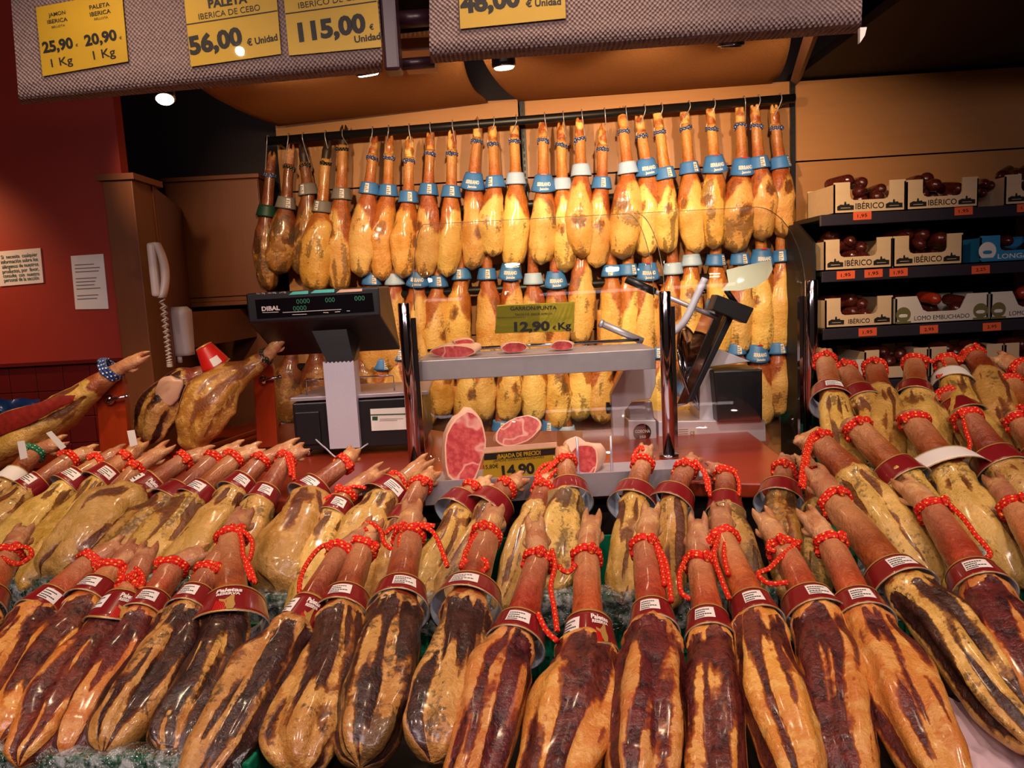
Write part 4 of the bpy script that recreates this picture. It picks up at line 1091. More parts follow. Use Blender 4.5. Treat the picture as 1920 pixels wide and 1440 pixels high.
ss = [
 ((126, 828), (66, 848), (22, 898), (-60, 980), 60, dict(bst='white', tcol='ropegreen')),
 ((184, 846), (134, 864), (62, 914), (-20, 985), 66, dict(br=1.0)),
 ((236, 842), (186, 868), (138, 902), (40, 1010), 70, dict(br=1.35)),
 ((270, 832), (240, 862), (196, 896), (96, 1020), 66, dict(br=1.2)),
 ((320, 835), (256, 880), (215, 925), (112, 1030), 60, dict(bst='none')),
 ((402, 850), (350, 864), (276, 916), (170, 1010), 116, dict(bst='both', br=1.25, mold=.1)),
 ((458, 836), (403, 860), (330, 928), (246, 1015), 84, dict(br=1.5, bst='plain', mold=.8)),
 ((492, 842), (444, 862), (374, 928), (290, 1030), 84, dict(br=1.2, mold=.6)),
 ((562, 836), (491, 864), (447, 910), (372, 1020), 80, dict(br=1.1, mold=.4)),
 ((574, 842), (538, 864), (494, 934), (440, 1040), 84, dict(br=1.0, mold=.5, tail=[[(546, 862), (554, 885), (556, 912)], [(540, 864), (548, 890), (549, 905)]])),
 ((664, 842), (648, 868), (584, 918), (548, 1030), 126, dict(br=1.35, bst='sticker', mold=.15, mat2='hamS')),
 ((722, 880), (650, 930), (632, 958), (596, 1050), 70, dict(br=1.0, mold=.6, tail=[[(640, 935), (610, 950), (598, 958)], [(650, 930), (668, 925), (690, 928)]])),
 ((804, 862), (752, 902), (728, 920), (672, 1040), 96, dict(br=1.5, mold=.5, turns=1)),
 ((818, 886), (790, 912), (758, 976), (730, 1060), 70, dict(br=1.0, bst='plain')),
 ((920, 906), (888, 918), (866, 945), (818, 1060), 74, dict(br=1.35, bst='plain', tw=.2)),
 ((974, 904), (952, 916), (922, 945), (872, 1050), 66, dict(br=1.5, bst='plain', mold=.7)),
 ((1052, 838), (1060, 868), (1066, 918), (1046, 1020), 98, dict(br=1.4, bst='plain', mold=.8, tail=[[(1044, 872), (1026, 890), (1010, 905), (1000, 925)], [(1040, 878), (1018, 884), (1006, 905), (1024, 912), (1044, 890)], [(1050, 872), (1020, 900), (1004, 930)]])),
 ((1024, 900), (1020, 918), (1012, 945), (972, 1050), 62, dict(bst='none', mold=.2)),
 ((1212, 838), (1206, 868), (1190, 926), (1176, 1040), 74, dict(br=1.45, bst='plain', tail=[[(1206, 856), (1202, 848), (1190, 860), (1186, 880)]])),
 ((1306, 860), (1286, 882), (1262, 935), (1260, 1040), 58, dict(br=1.4, bst='plain', tail=[[(1302, 876), (1318, 900), (1326, 935)], [(1306, 880), (1326, 910), (1330, 945)]])),
 ((1326, 880), (1360, 890), (1360, 946), (1374, 1020), 86, dict(br=1.1, bst='plain', mold=.9, tail=[[(1374, 890), (1384, 915), (1384, 940)]])),
 ((1476, 858), (1470, 884), (1464, 925), (1470, 1000), 76, dict(br=1.4, bst='plain', mold=1.0)),
 ((1500, 855), (1524, 892), (1534, 940), (1530, 1030), 60, dict(br=1.0, bst='none', mold=.8)),
]
for i, (fo, ro, ba, bo, wp, kw) in enumerate(ss):
    mo = kw.pop('mold', .35); bst = kw.get('bst', 'sticker'); kw.pop('mat2', None)
    look = {'none': 'without band', 'white': 'with white band and green cord', 'both': 'with red lettered band', 'plain': 'with plain maroon band', 'sticker': 'with stickered maroon band'}[bst]
    fg_ham(i + 30, SR, fo, ro, ba, bo, wp, '%s ham %s, %s from the left in the middle row' % ('mouldy' if mo > .5 else 'yellow', look, ORD[i]), 'hamS', -.45, mo, lift=.006 * (i % 2), hi=False, face=.1, crust=.5, **kw)
rr_ = [
 ((1506, 880), (1516, 850), (0, 0), (0, 0), 0, {}),
 ((1508, 838), (1532, 826), (1586, 880), (1668, 985), 88, dict(bst='none', tail=[[(1520, 826), (1508, 850), (1500, 890), (1496, 925)], [(1524, 824), (1514, 856), (1508, 895), (1502, 930)], [(1530, 822), (1512, 840), (1504, 880)]])),
 ((1586, 782), (1606, 802), (1686, 888), (1730, 970), 84, dict(bst='plain', br=1.15)),
 ((1690, 772), (1712, 788), (1768, 872), (1846, 985), 94, dict(bst='white', br=2.1)),
 ((1796, 768), (1812, 784), (1872, 866), (1925, 935), 100, dict(bst='plain', br=1.15, tail=[[(1800, 800), (1806, 825), (1812, 850), (1796, 872), (1790, 882)]])),
 ((1905, 775), (1912, 790), (1960, 860), (2010, 950), 90, dict(bst='plain')),
]
for i, (fo, ro, ba, bo, wp, kw) in enumerate(rr_[1:]):
    fg_ham(i + 60, RR, fo, ro, ba, bo, wp, 'cured ham %s, %s from the left in the right middle crate' % ('with maroon band' if kw.get('bst') == 'plain' else 'without band', ORD[i]), 'hamS', -.55, .5, hi=False, away=i > 0, crust=.4, rr=.036, face=.1, **kw)
# wide pale loop around the third of them
tt = [
 ((1546, 660), (1546, 676), (1558, 738), (1588, 850), 62, dict(bst='sticker', br=1.2)),
 ((1578, 680), (1584, 692), (1614, 744), (1640, 800), 52, dict(bst='plain', br=1.1)),
 ((1636, 676), (1640, 690), (1648, 728), (1656, 800), 74, dict(bst='none')),
 ((1716, 664), (1714, 680), (1716, 736), (1728, 800), 80, dict(bst='plain', br=1.15, tail=[[(1736, 682), (1742, 690), (1756, 684), (1768, 695), (1766, 714), (1752, 718)]])),
 ((1782, 666), (1774, 680), (1786, 712), (1800, 770), 60, dict(bst='white', br=1.2)),
 ((1800, 668), (1822, 664), (1846, 696), (1870, 760), 66, dict(bst='none', tail=[[(1816, 664), (1806, 676), (1798, 690)]])),
 ((1752, 740), (1778, 742), (1800, 770), (1850, 830), 66, dict(bst='plain', br=1.3)),
 ((1866, 668), (1908, 692), (1950, 720), (2000, 770), 60, dict(bst='none', rr=.034)),
 ((1858, 708), (1890, 720), (1930, 770), (1990, 840), 60, dict(bst='none', rr=.036)),
 ((1866, 760), (1906, 780), (1950, 830), (2000, 900), 60, dict(bst='none', rr=.034)),
]
for i, (fo, ro, ba, bo, wp, kw) in enumerate(tt):
    r_ = kw.pop('rr', .033)
    fg_ham(i + 80, TR, fo, ro, ba, bo, wp, 'cured ham %s, %s from the left in the back crate at right' % ({'none': 'without band', 'plain': 'with maroon band', 'sticker': 'with stickered maroon band', 'white': 'with white band'}[kw['bst']], ORD[i]), 'hamS', -.55, .4, hi=False, away=i not in (0, 7), crust=.4, rr=r_, face=.1, **kw)
# loose wide band slid down the third ham of the right middle crate is that ham's own part
# ------------------------------------------------------------------ counter glass with steel posts and shelf
PYY = 2.42
posts = []
for k, (t_, b_, lb) in enumerate((((757, 568), (780, 870), 'left'), ((1246, 546), (1250, 905), 'middle'), ((1521, 525), (1519, 870), 'right'))):
    a = PY(t_[0], t_[1], PYY); b = V((a.x, a.y, CZ + .001))
    o = thing('steel_post', 'polished steel post at the %s of the counter glass' % lb, 'post', b, 'posts of the counter glass')
    m = MB(); m.tube([b, a - V((0, 0, .004)), a], [.0195, .0195, .017], 28); m.build('pole', M['chrome'], o)
    m = MB(); m.cyl(b, b + V((0, 0, .012)), .032, 28); m.build('foot_flange', M['chrome'], o)
    m = MB(); c = a + V((.026 if k < 2 else -.026, .02, 0)); m.box((c.x, c.y, (a.z - .05 + b.z + .03) / 2), (.016, .02, a.z - .05 - b.z - .03)); m.build('glass_channel', M['chrome'], o)
    posts.append(a)
def bent_glass(xa, xb, label, ends):
    za = CZ + .02; zb = posts[1].z - .02
    prof = [(PYY + .02, za), (PYY + .02, (za + zb) / 2), (PYY + .02, zb)]
    for i in range(1, 15):
        q = i / 14 * PI / 2 * .93
        prof.append((PYY + .02 + .60 * (1 - math.cos(q)), zb + .325 * math.sin(q)))
    m = MB(); th = .006; n = len(prof)
    xs = [xa + (xb - xa) * i / 16 for i in range(17)]
    def rc(x, i):    # rounded outer corners of the pane
        return prof[i]
    rings = []
    for x in xs:
        o_ = [V((x, y, z)) for y, z in prof]
        i_ = [V((x, y + th, z - (th if k > 3 else 0))) for k, (y, z) in enumerate(prof)][::-1]
        rings.append(o_ + i_)
    m.loft(rings, 0, True, True, True)
    o = tag(m.build('counter_glass', M['glass']), label, 'glass', 'bent glass of the counter')
    g = MB()
    for x in ((xa, xb)):
        g.tube([V((x, y + .003, z)) for y, z in prof[2:]], .0014, 6)
    g.tube([V((x, prof[-1][0], prof[-1][1])) for x in (xa, xb)], .0012, 6)
    g.build('polished_edge', plain('glass_edge', (86, 84, 66), .15), o)
bent_glass(posts[0].x + .03, posts[1].x - .03, 'large bent glass pane between the left and middle posts', 0)
bent_glass(posts[1].x + .005, posts[2].x - .01, 'bent glass pane between the middle and right posts', 0)
# steel shelf between the posts
zs = PY(1000, 668, PYY).z
sh = thing('steel_shelf', 'polished steel shelf held between the left and middle posts', 'shelf', ((posts[0].x + posts[1].x) / 2, 2.55, zs - .07))
m = MB(); m.box(((posts[0].x + posts[1].x) / 2, PYY + .055, zs - .034), (posts[1].x - posts[0].x - .05, .012, .068)); m.build('front_lip', M['steel'], sh, .003)
m = MB(); m.box(((posts[0].x + posts[1].x) / 2, PYY + .20, zs - .004), (posts[1].x - posts[0].x - .05, .28, .006)); m.build('tray', M['steel'], sh)
m = MB(); m.tube([V((posts[0].x + .03, PYY + .33, zs + .012)), V((posts[1].x - .03, PYY + .33, zs + .012))], .006, 10); m.build('back_rail', M['chrome'], sh)
def chunk(c, size, rot, mats, name, label, cat='ham piece', group=None, seed=0, flat=None):
    """irregular cut of ham: rind body with a cut face on the `flat` side"""
    mb = MB(); N, K = 22, 14; rings = []
    R_ = Matrix.Rotation(rot[2], 3, 'Z') @ Matrix.Rotation(rot[0], 3, 'X') @ Matrix.Rotation(rot[1], 3, 'Y')
    sd = V((seed, seed * 2, 3))
    def P(a, v):
        r = 1 + .16 * noise.noise(V((math.cos(a) * 1.3, math.sin(a) * 1.3, v)) + sd) + .05 * noise.noise(V((math.cos(a) * 4, math.sin(a) * 4, v * 2)) + sd)
        return r
    for k in range(K + 1):
        v = k / K
        e = (1 - max(0, (v - .55) / .45) ** 2) ** .5 if v < 1 else .08
        rings.append([V(c) + R_ @ V((math.cos(2 * PI * j / N) * size[0] * P(2 * PI * j / N, v) * e, -size[1] / 2 + size[1] * v, math.sin(2 * PI * j / N) * size[2] * P(2 * PI * j / N, v) * e)) for j in range(N)])
    mb.loft(rings, 0, False)
    mb.f.append([(K * N) + j for j in range(N)]); mb.m.append(0); mb.sm.append(True)
    t = thing(name, label, cat, V(c) - V((0, 0, size[2])), group)
    mb.build('rind', M[mats[0]], t)
    g = MB(); f0 = rings[0]; cc = sum(f0, V()) / N; dirn = R_ @ V((0, -.0008, 0))
    ins = [[cc + (p - cc) * s + dirn * 1 for p in f0] for s in (.93, .6, .25)]
    g.loft(ins, 0, False); g.f.append([2 * N + j for j in range(N)]); g.m.append(0); g.sm.append(True)
    cut = g.build('cut_face', M[mats[1]], t)
    g = MB(); g.loft([f0, [p + dirn for p in [cc + (q - cc) * .93 for q in f0]]], 0, False); g.build('fat_rim', M['fatpink'], t)
    return t
def onshelf(px, zoff): 
    p = PY(px, 650, PYY + .2); return V((p.x, p.y, zs + zoff))
chunk(onshelf(862, .024), (.085, .12, .022), (.1, 0, -.35), ('fatpink', 'cut'), 'ham_piece', 'flat ham offcut lying on the left end of the steel shelf', seed=3)
chunk(onshelf(868, .05), (.035, .06, .010), (.1, 0, .2), ('fatpink', 'cut'), 'ham_piece', 'thin ham slice on top of the left offcut on the shelf', seed=4)
chunk(onshelf(962, .02), (.045, .09, .018), (0, 0, .1), ('fatpink', 'cut'), 'ham_piece', 'small ham piece behind left half of the price card on the shelf', seed=5)
chunk(onshelf(1055, .018), (.04, .09, .016), (0, 0, -.1), ('fatpink', 'cut'), 'ham_piece', 'small ham piece behind right half of the price card on the shelf', seed=6)
# price card on the shelf
SW = Wall(PYY + .045)
t = price_card(SW, ((932, 572), (1078, 566), (1076, 621), (928, 625)), 'olive price card reading 12,90 standing on the steel shelf',
   [('GARRON/PUNTA', (957, 582), (1044, 580), 7, .02), ('TACO DE 300GR APROX', (965, 592), (1036, 590), 4, .01), ('ENTERO O LONCHEADO', (933, 597), (984, 596), 2.5, 0), ('12,90', (964, 621), (1031, 619), 17, .045), ('€', (1036, 618), (1043, 618), 7, .02), ('Kg', (1047, 618), (1071, 616), 13, .03)], (), 'yellow2', .025, 'shelf_price_card')
m = MB(); q = [SW.hit(*p, .02) for p in ((930, 563), (1080, 557), (1080, 567), (930, 573))]; m.prism(q, (0, .004, 0)); m.build('holder_strip', M['acrylic'], t)
p = SW.hit(997, 650, .02); m = MB(); m.prism([p + V((-.024, 0, 0)), p + V((.024, 0, 0)), p + V((.010, 0, .02)), p + V((.004, 0, .05)), p + V((-.004, 0, .05)), p + V((-.010, 0, .02))], (0, .02, 0)); m.build('foot', M['acrylic'], t)
# meat in the glass case in front
CWL = Wall(2.30)
p = PZ(1130, 935, CZ + .02)
tray = thing('steel_tray', 'shallow steel tray with ham cuts behind the middle row of hams', 'tray', V((.12, 2.28, CZ - .01)))
m = MB(); m.box((.15, 2.24, CZ + .005), (.80, .23, .008)); m.box((.13, 2.122, CZ + .002), (.80, .006, .07)); m.build('pan', M['steel'], tray)
for x in (1085, 1148):
    q = PY(x, 900, 2.24); m = MB(); m.tube([V((q.x, 2.24, CZ + .005)), V((q.x, 2.24, CZ + .12))], .004, 8); m.build('divider_rod', M['steel'], tray)
q = PY(866, 838, 2.26); chunk(q, (.062, .12, .115), (-.15, .22, .25), ('fatpink', 'cut'), 'ham_block', 'tall pink cut ham block standing left of the 14,90 price card', seed=11)
q = PY(970, 812, 2.5); chunk(q, (.085, .05, .046), (-.5, -.35, .1), ('fatpink', 'cut'), 'ham_steak', 'pink ham steak leaning behind the 14,90 price card', seed=12)
q = PY(1100, 868, 2.30); chunk(q, (.05, .10, .075), (-.1, .5, -.5), ('fatpink', 'cut'), 'ham_block', 'small dark cut ham block between the two tray rods', seed=14)
q = PY(1076, 838, 2.42); chunk(q, (.035, .06, .03), (-.3, .2, .2), ('fatpink', 'fatpink'), 'ham_piece', 'pale fatty ham piece behind the small block in the tray', seed=15)
DWL = Wall(2.20)
t = price_card(DWL, ((908, 850), (1044, 838), (1041, 894), (905, 903)), 'yellow price card reading 14,90 standing among the ham cuts',
  [('14,90', (942, 893), (1003, 887), 20, .045), ('€', (1006, 885), (1011, 885), 6, .02), ('15,80€', (907, 880), (935, 877), 8, .01), ('JAMON SERRANO LONCHAS', (925, 867), (1020, 859), 5, .0)], (), 'yellow', .03, 'counter_price_card')
m = MB(); q = [DWL.hit(*p, .0315) for p in ((908, 851), (1043, 840), (1042, 852), (907, 863))]; m.prism(q, (0, .0008, 0)); st = m.build('black_strip', M['ink'], t)
m = MB(); text_px(m, DWL, '¡BAJADA DE PRECIO!', (932, 860), (1014, 852), 8, .0325, 0, .03); m.build('lettering', M['yellow'], st)
m = MB(); q = [DWL.hit(*p, .03) for p in ((906, 840), (1044, 829), (1044, 838), (906, 850))]; m.prism(q, (0, .003, 0)); m.build('holder_strip', M['fatpink'], t)

# ------------------------------------------------------------------ scale
SY = 2.72
sc_ = thing('weighing_scale', 'black shop scale with raised customer display left of the steel post', 'scale', PY(670, 838, SY + .1))
def at(px, py, Y): return PY(px, py, Y)
fb = [at(549, 752, SY), at(793, 742, SY), at(797, 836, SY), at(552, 838, SY)]
x0, x1 = at(550, 790, SY).x, at(792, 790, SY).x; zb0 = CZ + .028; zt0 = at(670, 750, SY).z
m = MB(); m.prism([V((x0, SY, zb0 + .01)), V((x0 + .012, SY, zb0)), V((x1, SY, zb0)), V((x1, SY, zt0)), V((x0, SY, zt0))], (0, .34, 0)); m.build('body', M['blackp'], sc_, .006)
m = MB(); m.box((x0 + .055, SY - .006, (zb0 + zt0) / 2 - .005), (.088, .012, (zt0 - zb0) * .68)); m.build('side_cover', M['blackp'], sc_, .003)
m = MB(); m.prism([V((x0 - .004, SY + .0, zt0 + .006)), V((x1 + .03, SY, zt0 + .006)), V((x1 + .01, SY + .34, zt0 + .006)), V((x0 + .03, SY + .34, zt0 + .006))], (0, 0, .014)); m.build('weighing_plate', M['steel'], sc_, .002)
for k, (xa, xb) in enumerate(((576, 612), (672, 740))):
    a, b = at(xa, 742, SY + .06), at(xb, 738, SY + .06); a.z = b.z = zt0 + .02; h = V((0, 0, .058))
    m = MB(); m.tube(crom([a, a + h * .9, a + h + (b - a) * .05, b + h - (b - a) * .05, b + h * .9, b], 40) if 0 else [a, a + h, b + h, b] if k else [a, a + h, b + h], .003, 8); m.build('wire_guard', M['chrome'], sc_)
# grey column with toothed top
a0, a1 = at(612, 676, SY - .03), at(662, 676, SY - .03); zc0 = CZ + .035
m = MB(); xa, xb = at(614, 760, SY - .03).x - .004, at(666, 760, SY - .03).x + .006
poly = [V((xa, SY - .03, zc0)), V((xb, SY - .03, zc0)), V((xb, SY - .03, a1.z))]
for k in range(15): poly.append(V((xb + (xa - xb) * (k + .5) / 15, SY - .03, a1.z - (.006 if k % 2 else 0))))
poly.append(V((xa, SY - .03, a1.z))); m.prism(poly, (0, .09, 0)); m.build('column', M['silver'], sc_)
# display head
q = [at(460, 551, SY - .10), at(709, 538, SY - .10), at(713, 592, SY - .10), at(466, 606, SY - .10)]
b4 = [at(494, 556, SY + .16), at(715, 540, SY + .16), at(752, 656, SY + .16), at(520, 668, SY + .16)]
q5 = [q[0], q[1], q[2], q[3]]
m = MB(); m.loft([q5, [q[0] + V((.0, .12, .004)), q[1] + V((.02, .12, .004)), b4[2], b4[3]]], 0, True, True, False); hd = m.build('display_head', M['blackp'], sc_, .006)
DP = Plane(q[0], (q[1] - q[0]).cross(q[0] - q[3]))
if DP.n.y > 0: DP.n = -DP.n
m = MB(); c = [DP.hit(*p, .002) for p in ((478, 562), (698, 549), (702, 584), (482, 598))]; m.prism(c, -DP.n * .003); m.build('display_window', M['lcd'], hd)
m = MB()
for s, a, b, h in (('0000', (556, 570), (581, 568), 9), ('000', (610, 567), (628, 566), 9), ('000', (665, 564), (684, 563), 9), ('0000', (550, 583), (575, 581), 9)): text_px(m, DP, s, a, b, h, .0032)
m.build('digits', M['digits'], hd)
m = MB(); text_px(m, DP, 'DIBAL', (491, 583), (525, 581), 8, .0032, 0, .04)
for s, a, b, h in (('Max 15kg', (481, 552), (497, 551), 3), ('Min 100g', (503, 551), (518, 550), 3), ('e = 5g', (524, 550), (536, 549), 3)): text_px(m, DP, s, a, b, h, .0032)
for a, b in (((492, 586), (522, 585)), ((548, 590), (575, 589)), ((530, 586), (640, 580)), ((606, 586), (616, 586)), ((628, 585), (638, 584)), ((650, 583), (656, 583))):
    A, B = DP.hit(*a, .0034), DP.hit(*b, .0034); u = V((0, 0, .0009)); m.quad(A - u, B - u, B + u, A + u)
m.build('lettering', M['white'], hd)
m = MB()
for (xa, xb, y) in ((541, 578, 550), (582, 627, 547)):
    m.quad(*[DP.hit(*p, .0034) for p in ((xa + 8, y - 3), (xb, y - 5), (xb, y + 1), (xa, y + 3))])
m.build('teal_tabs', M['teal'], hd)
m = MB(); m.quad(*[DP.hit(*p, .0034) for p in ((638, 543), (679, 541), (679, 546), (630, 549))]); m.build('red_tab', M['fatpink'], hd)
# neck between head and column
nx0, nx1 = at(614, 690, SY - .03).x, at(664, 690, SY - .03).x
m = MB(); n0 = at(592, 612, SY + .0); m.loft([[V((nx0, SY - .028, a1.z - .004)), V((nx1, SY - .028, a1.z - .004)), V((nx1, SY + .05, a1.z - .004)), V((nx0, SY + .05, a1.z - .004))], [V((nx0 - .05, SY - .02, n0.z - .01)), V((nx1 - .02, SY - .02, n0.z - .01)), V((nx1 + .02, SY + .12, n0.z - .01)), V((nx0 - .05, SY + .12, n0.z - .01))]], 0, True, True, False); m.build('neck', M['blackp'], sc_)
SWL = Wall(SY)
m = MB(); c = [SWL.hit(*p, .003) for p in ((694, 767), (763, 764), (763, 805), (697, 808))]; m.prism(c, (0, .002, 0)); lb = m.build('certificate_label', M['paper'], sc_)
m = MB(); m.quad(*[SWL.hit(*p, .0045) for p in ((695, 777), (763, 775), (763, 777), (695, 779))]); m.quad(*[SWL.hit(*p, .0045) for p in ((698, 781), (708, 781), (708, 788), (698, 788))]); m.build('green_marks', M['inkgreen'], lb)
m = MB()
for y, x in ((785, 756), (788, 745)):
    a, b = SWL.hit(712, y + 1, .0045), SWL.hit(x, y, .0045); u = V((0, 0, .0006)); m.quad(a - u, b - u, b + u, a + u)
m.build('printed_lines', M['ink'], lb)
for x in (x0 + .04, x1 - .03):
    for y in (SY + .03, SY + .3):
        m = MB(); m.cyl((x, y, CZ), (x, y, CZ + .03), .012); m.build('foot', M['chrome'], sc_)
m = MB(); m.tube(crom([at(592, 824, SY - .01), at(608, 838, SY - .05), V((at(640, 842, SY - .08).x, SY - .08, CZ + .006)), at(690, 832, SY - .01)], 24), .003, 6); m.build('cable', M['silver'], sc_)

# ------------------------------------------------------------------ slicer
LY = 2.78
sl = thing('meat_slicer', 'aluminium meat slicer with tilted carriage behind the middle steel post', 'slicer', PY(1300, 830, LY))
def pz(poly, Y, depth, name, mat, parent=sl, bev=.003):
    m = MB(); m.prism([PY(x, y, Y) for x, y in poly], (0, depth, 0)); return m.build(name, M[mat], parent, bev)
pz([(1235, 790), (1435, 788), (1437, 828), (1235, 836)], LY, .26, 'base', 'alu')
pz([(1178, 788), (1230, 788), (1232, 838), (1214, 845), (1200, 836), (1180, 834)], LY - .03, .2, 'front_housing', 'alu')
pz([(1172, 690), (1230, 690), (1230, 720), (1220, 748), (1186, 752), (1172, 770), (1170, 818), (1150, 818), (1146, 740)], LY - .06, .05, 'table_arm', 'alu')
pz([(1176, 754), (1222, 752), (1228, 790), (1182, 790)], LY + .0, .16, 'slice_deflector', 'steel')
pz([(1338, 696), (1430, 692), (1430, 790), (1346, 793)], LY - .02, .2, 'motor_cover', 'blackp', bev=.006)
pz([(1330, 688), (1408, 678), (1338, 650), (1316, 684)], LY + .02, .18, 'blade_guard_top', 'alu')
pz([(1312, 690), (1336, 690), (1340, 790), (1312, 790)], LY + .04, .16, 'guard_side', 'alu')
m = MB()   # round blade with guard ring, seen obliquely
bc = PY(1300, 690, LY + .12); bn = V((.86, -.46, .22)).normalized()
m.tube([bc - bn * .006, bc + bn * .006], [.155, .155], 48); m.build('blade', M['chrome'], sl)
m = MB(); ax = bn.orthogonal().normalized(); ay = bn.cross(ax)
m.tube([bc + (ax * math.cos(q * PI / 24) + ay * math.sin(q * PI / 24)) * .165 for q in range(49)], .007, 8); m.build('guard_ring', M['chrome'], sl)
pz([(1352, 560), (1368, 562), (1290, 758), (1268, 764), (1272, 752)], LY - .02, .18, 'carriage_plate', 'chrome')
pz([(1372, 574), (1384, 580), (1300, 752), (1288, 756)], LY - .03, .05, 'carriage_edge', 'blackp')
pz([(1344, 552), (1414, 578), (1400, 607), (1334, 580)], LY - .08, .07, 'pusher_block', 'blackp')
m = MB(); m.tube([PY(1174, 523, LY - .05), PY(1228, 547, LY - .05)], [.015, .014], 16); m.build('handle_grip', M['blackp'], sl)
m = MB(); m.tube([PY(1226, 546, LY - .05), PY(1312, 582, LY - .03), PY(1345, 596, LY - .02)], .009, 12); m.build('handle_bar', M['steel'], sl)
m = MB(); pth = crom([PY(1322, 522, LY - .06), PY(1306, 556, LY - .06), PY(1286, 598, LY - .06), PY(1268, 618, LY - .05), PY(1252, 628, LY - .05)], 24); m.tube(pth, [.013] * 3 + [.014] * 18 + [.012] * 3, 12); ar = m.build('clamp_arm', M['silver'], sl)
m = MB()
for k in range(14):
    p = pth[2 + k]; m.tube([p + V((.012, 0, -.003)), p + V((.021, 0, -.006))], [.003, .0008], 5)
m.build('teeth', M['silver'], ar)
m = MB(); m.tube([PY(1126, 606, LY - .02), PY(1205, 640, LY - .02)], .013, 16); m.tube([PY(1124, 605, LY - .02), PY(1130, 608, LY - .02)], .016, 14); m.build('roller', M['steel'], sl)
m = MB(); p = PY(1137, 765, LY - .03); m.tube([p, p + V((.012, 0, 0))], .022, 18); m.tube([p, p + V((.03, 0, 0))], .01, 12); m.build('thickness_knob', M['blackp'], sl)
SLW = Wall(LY - .03)
m = MB(); c = SLW.hit(1204, 811, .003); m.disc(c, (0, -1, 0), .0335, 32); bd = m.build('round_badge', M['lcd'], sl)
m = MB(); text_px(m, SLW, 'CORONA', (1191, 812), (1219, 811), 6, .0042, 0, .02); text_px(m, SLW, '350', (1199, 822), (1211, 821), 5, .0042, 0, .02); m.build('lettering', M['paper'], bd)
SL2 = Wall(LY)
m = MB(); m.quad(*[SL2.hit(*p, .002) for p in ((1268, 803), (1307, 801), (1307, 820), (1268, 822))]); pl_ = m.build('rating_plate', M['white'], sl)
m = MB(); text_px(m, SL2, 'CE', (1294, 815), (1303, 814), 6, .003)
for y in (806, 810, 814):
    a, b = SL2.hit(1272, y, .003), SL2.hit(1290, y - 1, .003); u = V((0, 0, .0008)); m.quad(a - u, b - u, b + u, a + u)
m.build('printed_marks', M['ink'], pl_)
for px in (1190, 1375):
    m = MB(); q = PY(px, 830, LY + .05); m.cyl(V((q.x, q.y, CZ)), V((q.x, q.y, q.z + .01)), .012); m.build('foot', M['blackp'], sl)
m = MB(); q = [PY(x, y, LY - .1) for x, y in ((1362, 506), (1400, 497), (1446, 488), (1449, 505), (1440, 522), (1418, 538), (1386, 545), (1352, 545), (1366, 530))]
m.prism(q, (0, .003, 0)); m.build('reflection_card', plain('pale_reflection_tint', (232, 234, 204), .3), sl)  # pale card standing in for a light reflected in the curved glass
m = MB(); m.tube([PY(1362, 545, LY - .07), PY(1380, 570, LY - .05)], .01, 8); m.build('reflection_card_bracket', M['blackp'], sl)  # made-up bracket that carries the reflection card

# ------------------------------------------------------------------ ham stands with carved hams
def stand(px0, px1, pt, pb, Y, th, label, base):
    a, b = PY(px0, pb, Y), PY(px1, pb, Y); t_ = PY((px0 + px1) / 2, pt, Y)
    w_ = b.x - a.x
    root = thing('ham_stand', label, 'ham stand', V(((a.x + b.x) / 2, Y, CZ)))
    m = MB(); cx = (a.x + b.x) / 2; poly = [V((cx - w_ / 2, Y, CZ + .02)), V((cx + w_ / 2, Y, CZ + .02))]
    tz = t_.z; sh_ = .012
    for k in range(13):
        q = k / 12 * PI; poly.append(V((cx + sh_ + w_ * .47 * math.cos(q), Y, tz - w_ * .47 + w_ * .47 * math.sin(q))))
    m.prism(poly, (0, th, 0)); m.build('upright', M['redwood'], root, .004)
    m = MB(); m.prism([V(p) for p in base], (0, 0, .022)); m.build('base_board', M['redwood'], root, .004)
    z = tz - w_ * .95; p = V((cx + sh_, Y, z))
    m = MB(); m.tube([p + V((0, .0, 0)), p + V((0, -.012, 0)), p + V((0, -.02, 0))], [.018, .018, .012], 16); m.tube([p + V((0, -.014, 0)), p + V((.02, -.028, .004)), p + V((.07, -.03, .012))], .0055, 8)
    m.ball(p + V((.072, -.03, .012)), .008); m.build('screw_clamp', M['chrome'], root)
    return root
HY = 2.56
bz = CZ + .0005
def P0(px, py): q = PZ(px, py, CZ); return V((q.x, q.y, CZ + .001))
stand(184, 240, 696, 838, HY, .035, 'red wooden ham stand at left holding the half carved ham', [P0(30, 872), P0(232, 836), P0(256, 848), P0(60, 896)])
stand(478, 518, 674, 806, HY + .3, .03, 'red wooden ham stand behind the hanging-fat ham left of the scale', [P0(300, 850), P0(500, 792), P0(528, 797), P0(345, 862)])
